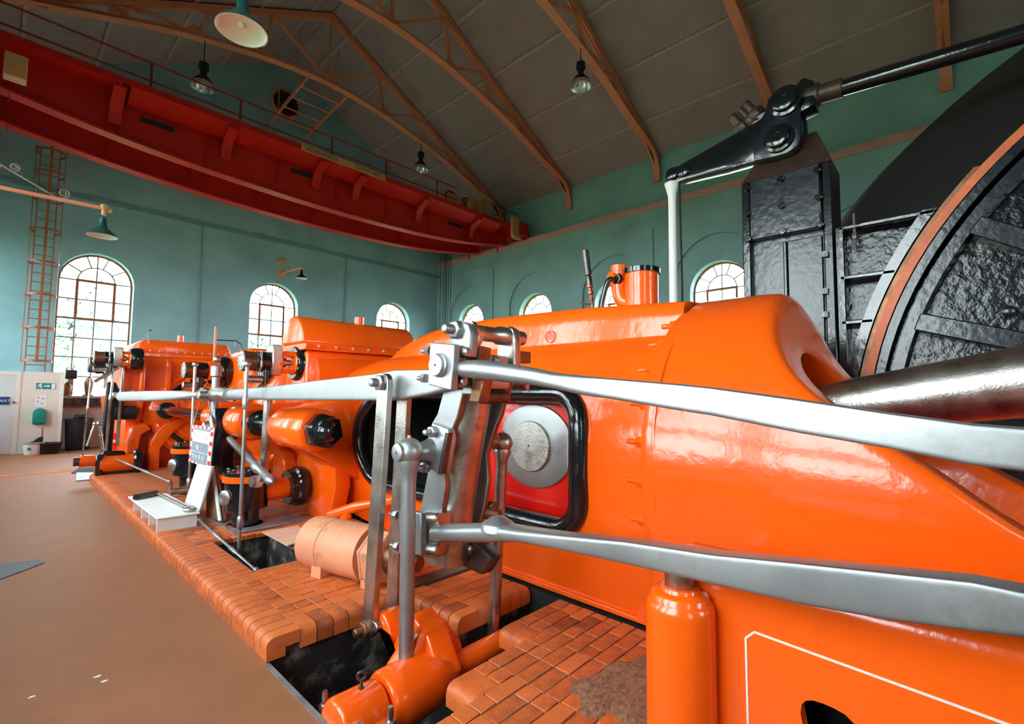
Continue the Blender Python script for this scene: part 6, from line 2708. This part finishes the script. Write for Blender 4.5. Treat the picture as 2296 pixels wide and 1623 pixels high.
# bench below the left gable window
bx0, bx1 = x1p + .06, 4.2
bz = at(170, 888, y=19.35).z
be = thing('bench', 'long narrow stone topped bench along the gable under the left window', 'bench', (2.5, 19.7, 0))
bm = B()
box(bm, (bx0, 19.3, bz - .06), (bx1, 19.98, bz))
obj('bench_top', bev(bm, .01, 1), STONE, be)
bm = B()
for k in range(11):
    box(bm, (bx0 + .03 + k * .26, 19.36, bz - .2), (bx0 + .16 + k * .26, 19.42, bz - .06))
o = obj('fringe_brackets', bm, DARKSTEEL, be)
o['kind'] = 'stuff'
bm = B()
box(bm, (bx0, 19.4, bz - .33), (bx1, 19.98, bz - .27))
obj('lower_rail', bm, DARKSTEEL, be)
bm = B()
box(bm, (bx0, 19.5, 0), (bx1, 19.97, bz - .33))
obj('bench_front', bm, DADO, be)
a = at(147, 829, y=19.5)
b = at(172, 850, y=19.5)
m_ = thing('small_monitor', 'small black monitor box on the bench at the left window edge', 'monitor', ((a.x + b.x) / 2, 19.55, bz))
bm = B()
box(bm, (a.x, 19.45, b.z), (b.x, 19.65, a.z))
obj('monitor_case', bev(bm, .02, 1), BLKPLASTIC, m_)
bm = B()
box(bm, ((a.x + b.x) / 2 - .06, 19.5, bz), ((a.x + b.x) / 2 + .06, 19.6, b.z))
obj('monitor_stand', bm, STONE, m_)
for k, (px, h, lb) in enumerate(((149, .42, 'brown rounded object on the bench below the small monitor'), (197, .6, 'dark brown figure shaped object on the bench in front of the left window'))):
    q = at(px, 888, y=19.45)
    t = thing('bench_ornament', lb, 'ornament', (q.x, 19.45, bz))
    bm = B()
    lathe(bm, (q.x, 19.45, bz), (0, 0, 1), ((0, .13), (.04, .13), (.06, .07), (h * .4, .10), (h * .7, .11), (h * .85, .07), (h, .03)), 16)
    obj('ornament_body', bm, RUSTY, t)

# red tool box behind the far valve cluster
a, b = at(234, 972, y=13.6), at(263, 1002, y=13.6)
rb = thing('red_box', 'bright red box with a pale label behind the far left valve rods', 'box', ((a.x + b.x) / 2, 13.6, 0))
bm = B()
box(bm, (a.x, 13.6, .02), (b.x, 13.95, a.z))
obj('box_body', bev(bm, .015, 1), REDSAFE, rb)
bm = B()
box(bm, (a.x + .08, 13.592, b.z + .1), (b.x - .02, 13.6, b.z + .16))
obj('label_strip', bm, CREAM, rb)
bm = B()
tube(bm, [(a.x + .02, 13.7, a.z), (a.x + .02, 13.7, a.z + .62), (b.x - .02, 13.7, a.z + .62), (b.x - .02, 13.7, a.z)], .02, 8)
obj('carrying_frame', bm, SALMON, rb)

# grey mat on the floor at the left edge
m_ = B()
P_ = [at(px, py, z=0) for px, py in ((100, 1263), (92, 1257), (0, 1259))]
c0 = P_[0]
prism(m_, [(.41, 6.83), (.40, 6.92), (.37, 6.97), (-.5, 7.3), (-.75, 6.2), (.1, 6.52)], 'z', .0, .008)
o = obj('floor_mat', m_, GREYCARPET)
tag(o, 'grey carpet mat corner on the brown floor at the left edge', 'mat')
random.seed(3)
for k, (px, py, s) in enumerate(((520, 0, 0), (72, 1562, .018), (219, 1516, .02), (233, 1527, .018))[1:]):
    q = at(px, py, z=0)
    bm = B()
    prism(bm, [(q.x + s * math.cos(a) * random.uniform(.6, 1.2), q.y + s * .6 * math.sin(a) * random.uniform(.6, 1.2)) for a in [R(i * 40) for i in range(9)]], 'z', .0, .0015)
    o = obj('paint_fleck', bm, WHITE)
    tag(o, ['white paint fleck nearest the bottom left corner of the floor', 'upper one of two adjoining white paint flecks on the floor', 'lower one of two adjoining white paint flecks on the floor'][k], 'fleck', 'paint flecks on the floor')

# ================= ON THE PLINTH: WHITE STAND, WRENCH, BOARD =================
ws = thing('white_stand', 'low white slatted stand lying on the plinth under a long wrench', 'stand', (1.5, 7.5, PZ))
h = .16
bm = B()
prism(bm, [(1.30, 6.72), (1.72, 6.70), (1.70, 8.25), (1.28, 8.36)], 'z', PZ + h - .015, PZ + h + .005)
obj('stand_top', bev(bm, .004, 1), WHITE, ws)
for y in (6.74, 7.16, 7.6, 8.1):
    bm = B()
    prism(bm, [(1.31, PZ), (1.70, PZ), (1.70, PZ + h - .015), (1.31, PZ + h - .015)], 'y', y, y + .03)
    obj('stand_rib', bm, WHITE, ws)
wr = thing('wrench', 'long steel wrench with a dark grip lying across the white stand', 'wrench', (1.6, 7.6, PZ + h))
zz = PZ + h + .035
a, b, c_ = at(303, 1116, z=zz), at(352, 1106, z=zz), at(425, 1141, z=zz)
bm = B()
tube(bm, [a, b], .042, 10)
obj('grip', bm, DARKSTEEL, wr)
bm = B()
tube(bm, [b, c_], .022, 10)
obj('wrench_bar', bm, STEEL2, wr)
bm = B()
torus(bm, c_, (.0, 0, 1), .05, .022, 20, 8)
obj('wrench_head', bm, STEEL, wr)
bm = B()
P_ = [at(px, py, z=PZ + .01) for px, py in ((295, 1110), (345, 1098), (352, 1106), (300, 1120))]
prism(bm, [(p.x, p.y) for p in P_], 'z', PZ, PZ + .02)
o = obj('brown_board', bm, WOOD)
tag(o, 'small brown board end on the plinth behind the white stand', 'board')

XB = 1.80
hb = thing('hanging_board', 'small hanging sign board with red and white striped edging below the valve rod joint', 'sign board', (XB, 6.6, 1.0))
co = [at(px, py, x=XB) for px, py in ((434, 952), (482, 960), (475, 1046), (425, 1034))]
U = co[1] - co[0]
V = co[3] - co[0]


def bp_(u, v, d=0):
    return co[0] + U * u + V * v + Vector((-d, 0, 0))


def quad(u0, v0, u1, v1, d, m, name, th=.003):
    bm = B()
    ps_ = [bp_(u0, v0, d), bp_(u1, v0, d), bp_(u1, v1, d), bp_(u0, v1, d)]
    prism(bm, [(p.y, p.z) for p in ps_], 'x', XB - d - th, XB - d)
    obj(name, bm, m, hb)


quad(0, 0, 1, 1, 0, WHITE, 'board', .012)
quad(.10, .05, .88, .11, .0125, SLATE, 'dark_strip')
quad(.08, .12, .45, .38, .0125, WHITE, 'white_card')
quad(.48, .12, .86, .40, .0125, CREAM, 'white_card')
quad(.10, .42, .86, .95, .0125, SLATE, 'chalk_panel')
quad(.10, .67, .86, .68, .0158, WHITE, 'ruled_line', .001)
for k in range(5):
    for v0, v1 in ((0, .045), (.955, 1)):
        quad(.06 + k * .2, v0, .15 + k * .2, v1, .0125, REDSAFE, 'edge_stripe')
for k in range(4):
    for u0, u1 in ((0, .07), (.9, 1)):
        quad(u0, .10 + k * .24, u1, .2 + k * .24, .0125, REDSAFE, 'edge_stripe')
for u, v0, v1 in ((.15, .16, .34), (.26, .18, .30), (.37, .15, .36), (.72, .2, .34)):
    quad(u, v0, u + .02, v1, .0158, SLATE, 'tally_mark', .001)
n_ = Vector((-1, 0, 0))
p = bp_(.36, .56, .0165)
text('chalk_lettering', '16', .10, TEXTW, face_m(p, n_, (0, .05, 1)), hb, .0005)
for k in range(4):
    u = .2 + .15 * k
    quad(u, .74 + .02 * (k % 2), u + .03, .86, .0158, CREAM, 'chalk_stroke', .001)
for px, py, ex_, ey in ((434, 952, 447, 903), (479, 956, 467, 898)):
    bm = B()
    tube(bm, [at(px, py, x=XB), at(ex_, ey, x=XB + .1)], .006, 6)
    obj('hanging_cord', bm, BARM, hb)
pl_ = thing('white_plank', 'white painted plank leaning on the stand below the hanging board', 'plank', at(430, 1140, x=1.74))
bm = B()
P_ = [at(px, py, x=1.78) for px, py in ((442, 1040), (474, 1046), (447, 1147), (409, 1143))]
prism(bm, [(p.y, p.z) for p in P_], 'x', 1.78, 1.81)
obj('plank_board', bev(bm, .004, 1), WHITE, pl_)
wg = thing('wooden_prop', 'brown wooden prop board standing behind the white plank', 'prop', at(480, 1165, z=PZ))
bm = B()
P_ = [at(px, py, x=1.92) for px, py in ((464, 1045), (476, 1045), (495, 1168), (462, 1158))]
prism(bm, [(p.y, p.z) for p in P_], 'x', 1.92, 1.98)
obj('prop_board', bm, WOOD, wg)
bm = B()
P_ = [at(px, py, x=1.915) for px, py in ((474, 1045), (479, 1045), (496, 1167), (491, 1167))]
prism(bm, [(p.y, p.z) for p in P_], 'x', 1.905, 1.92)
obj('prop_edge', bm, WHITE, wg)
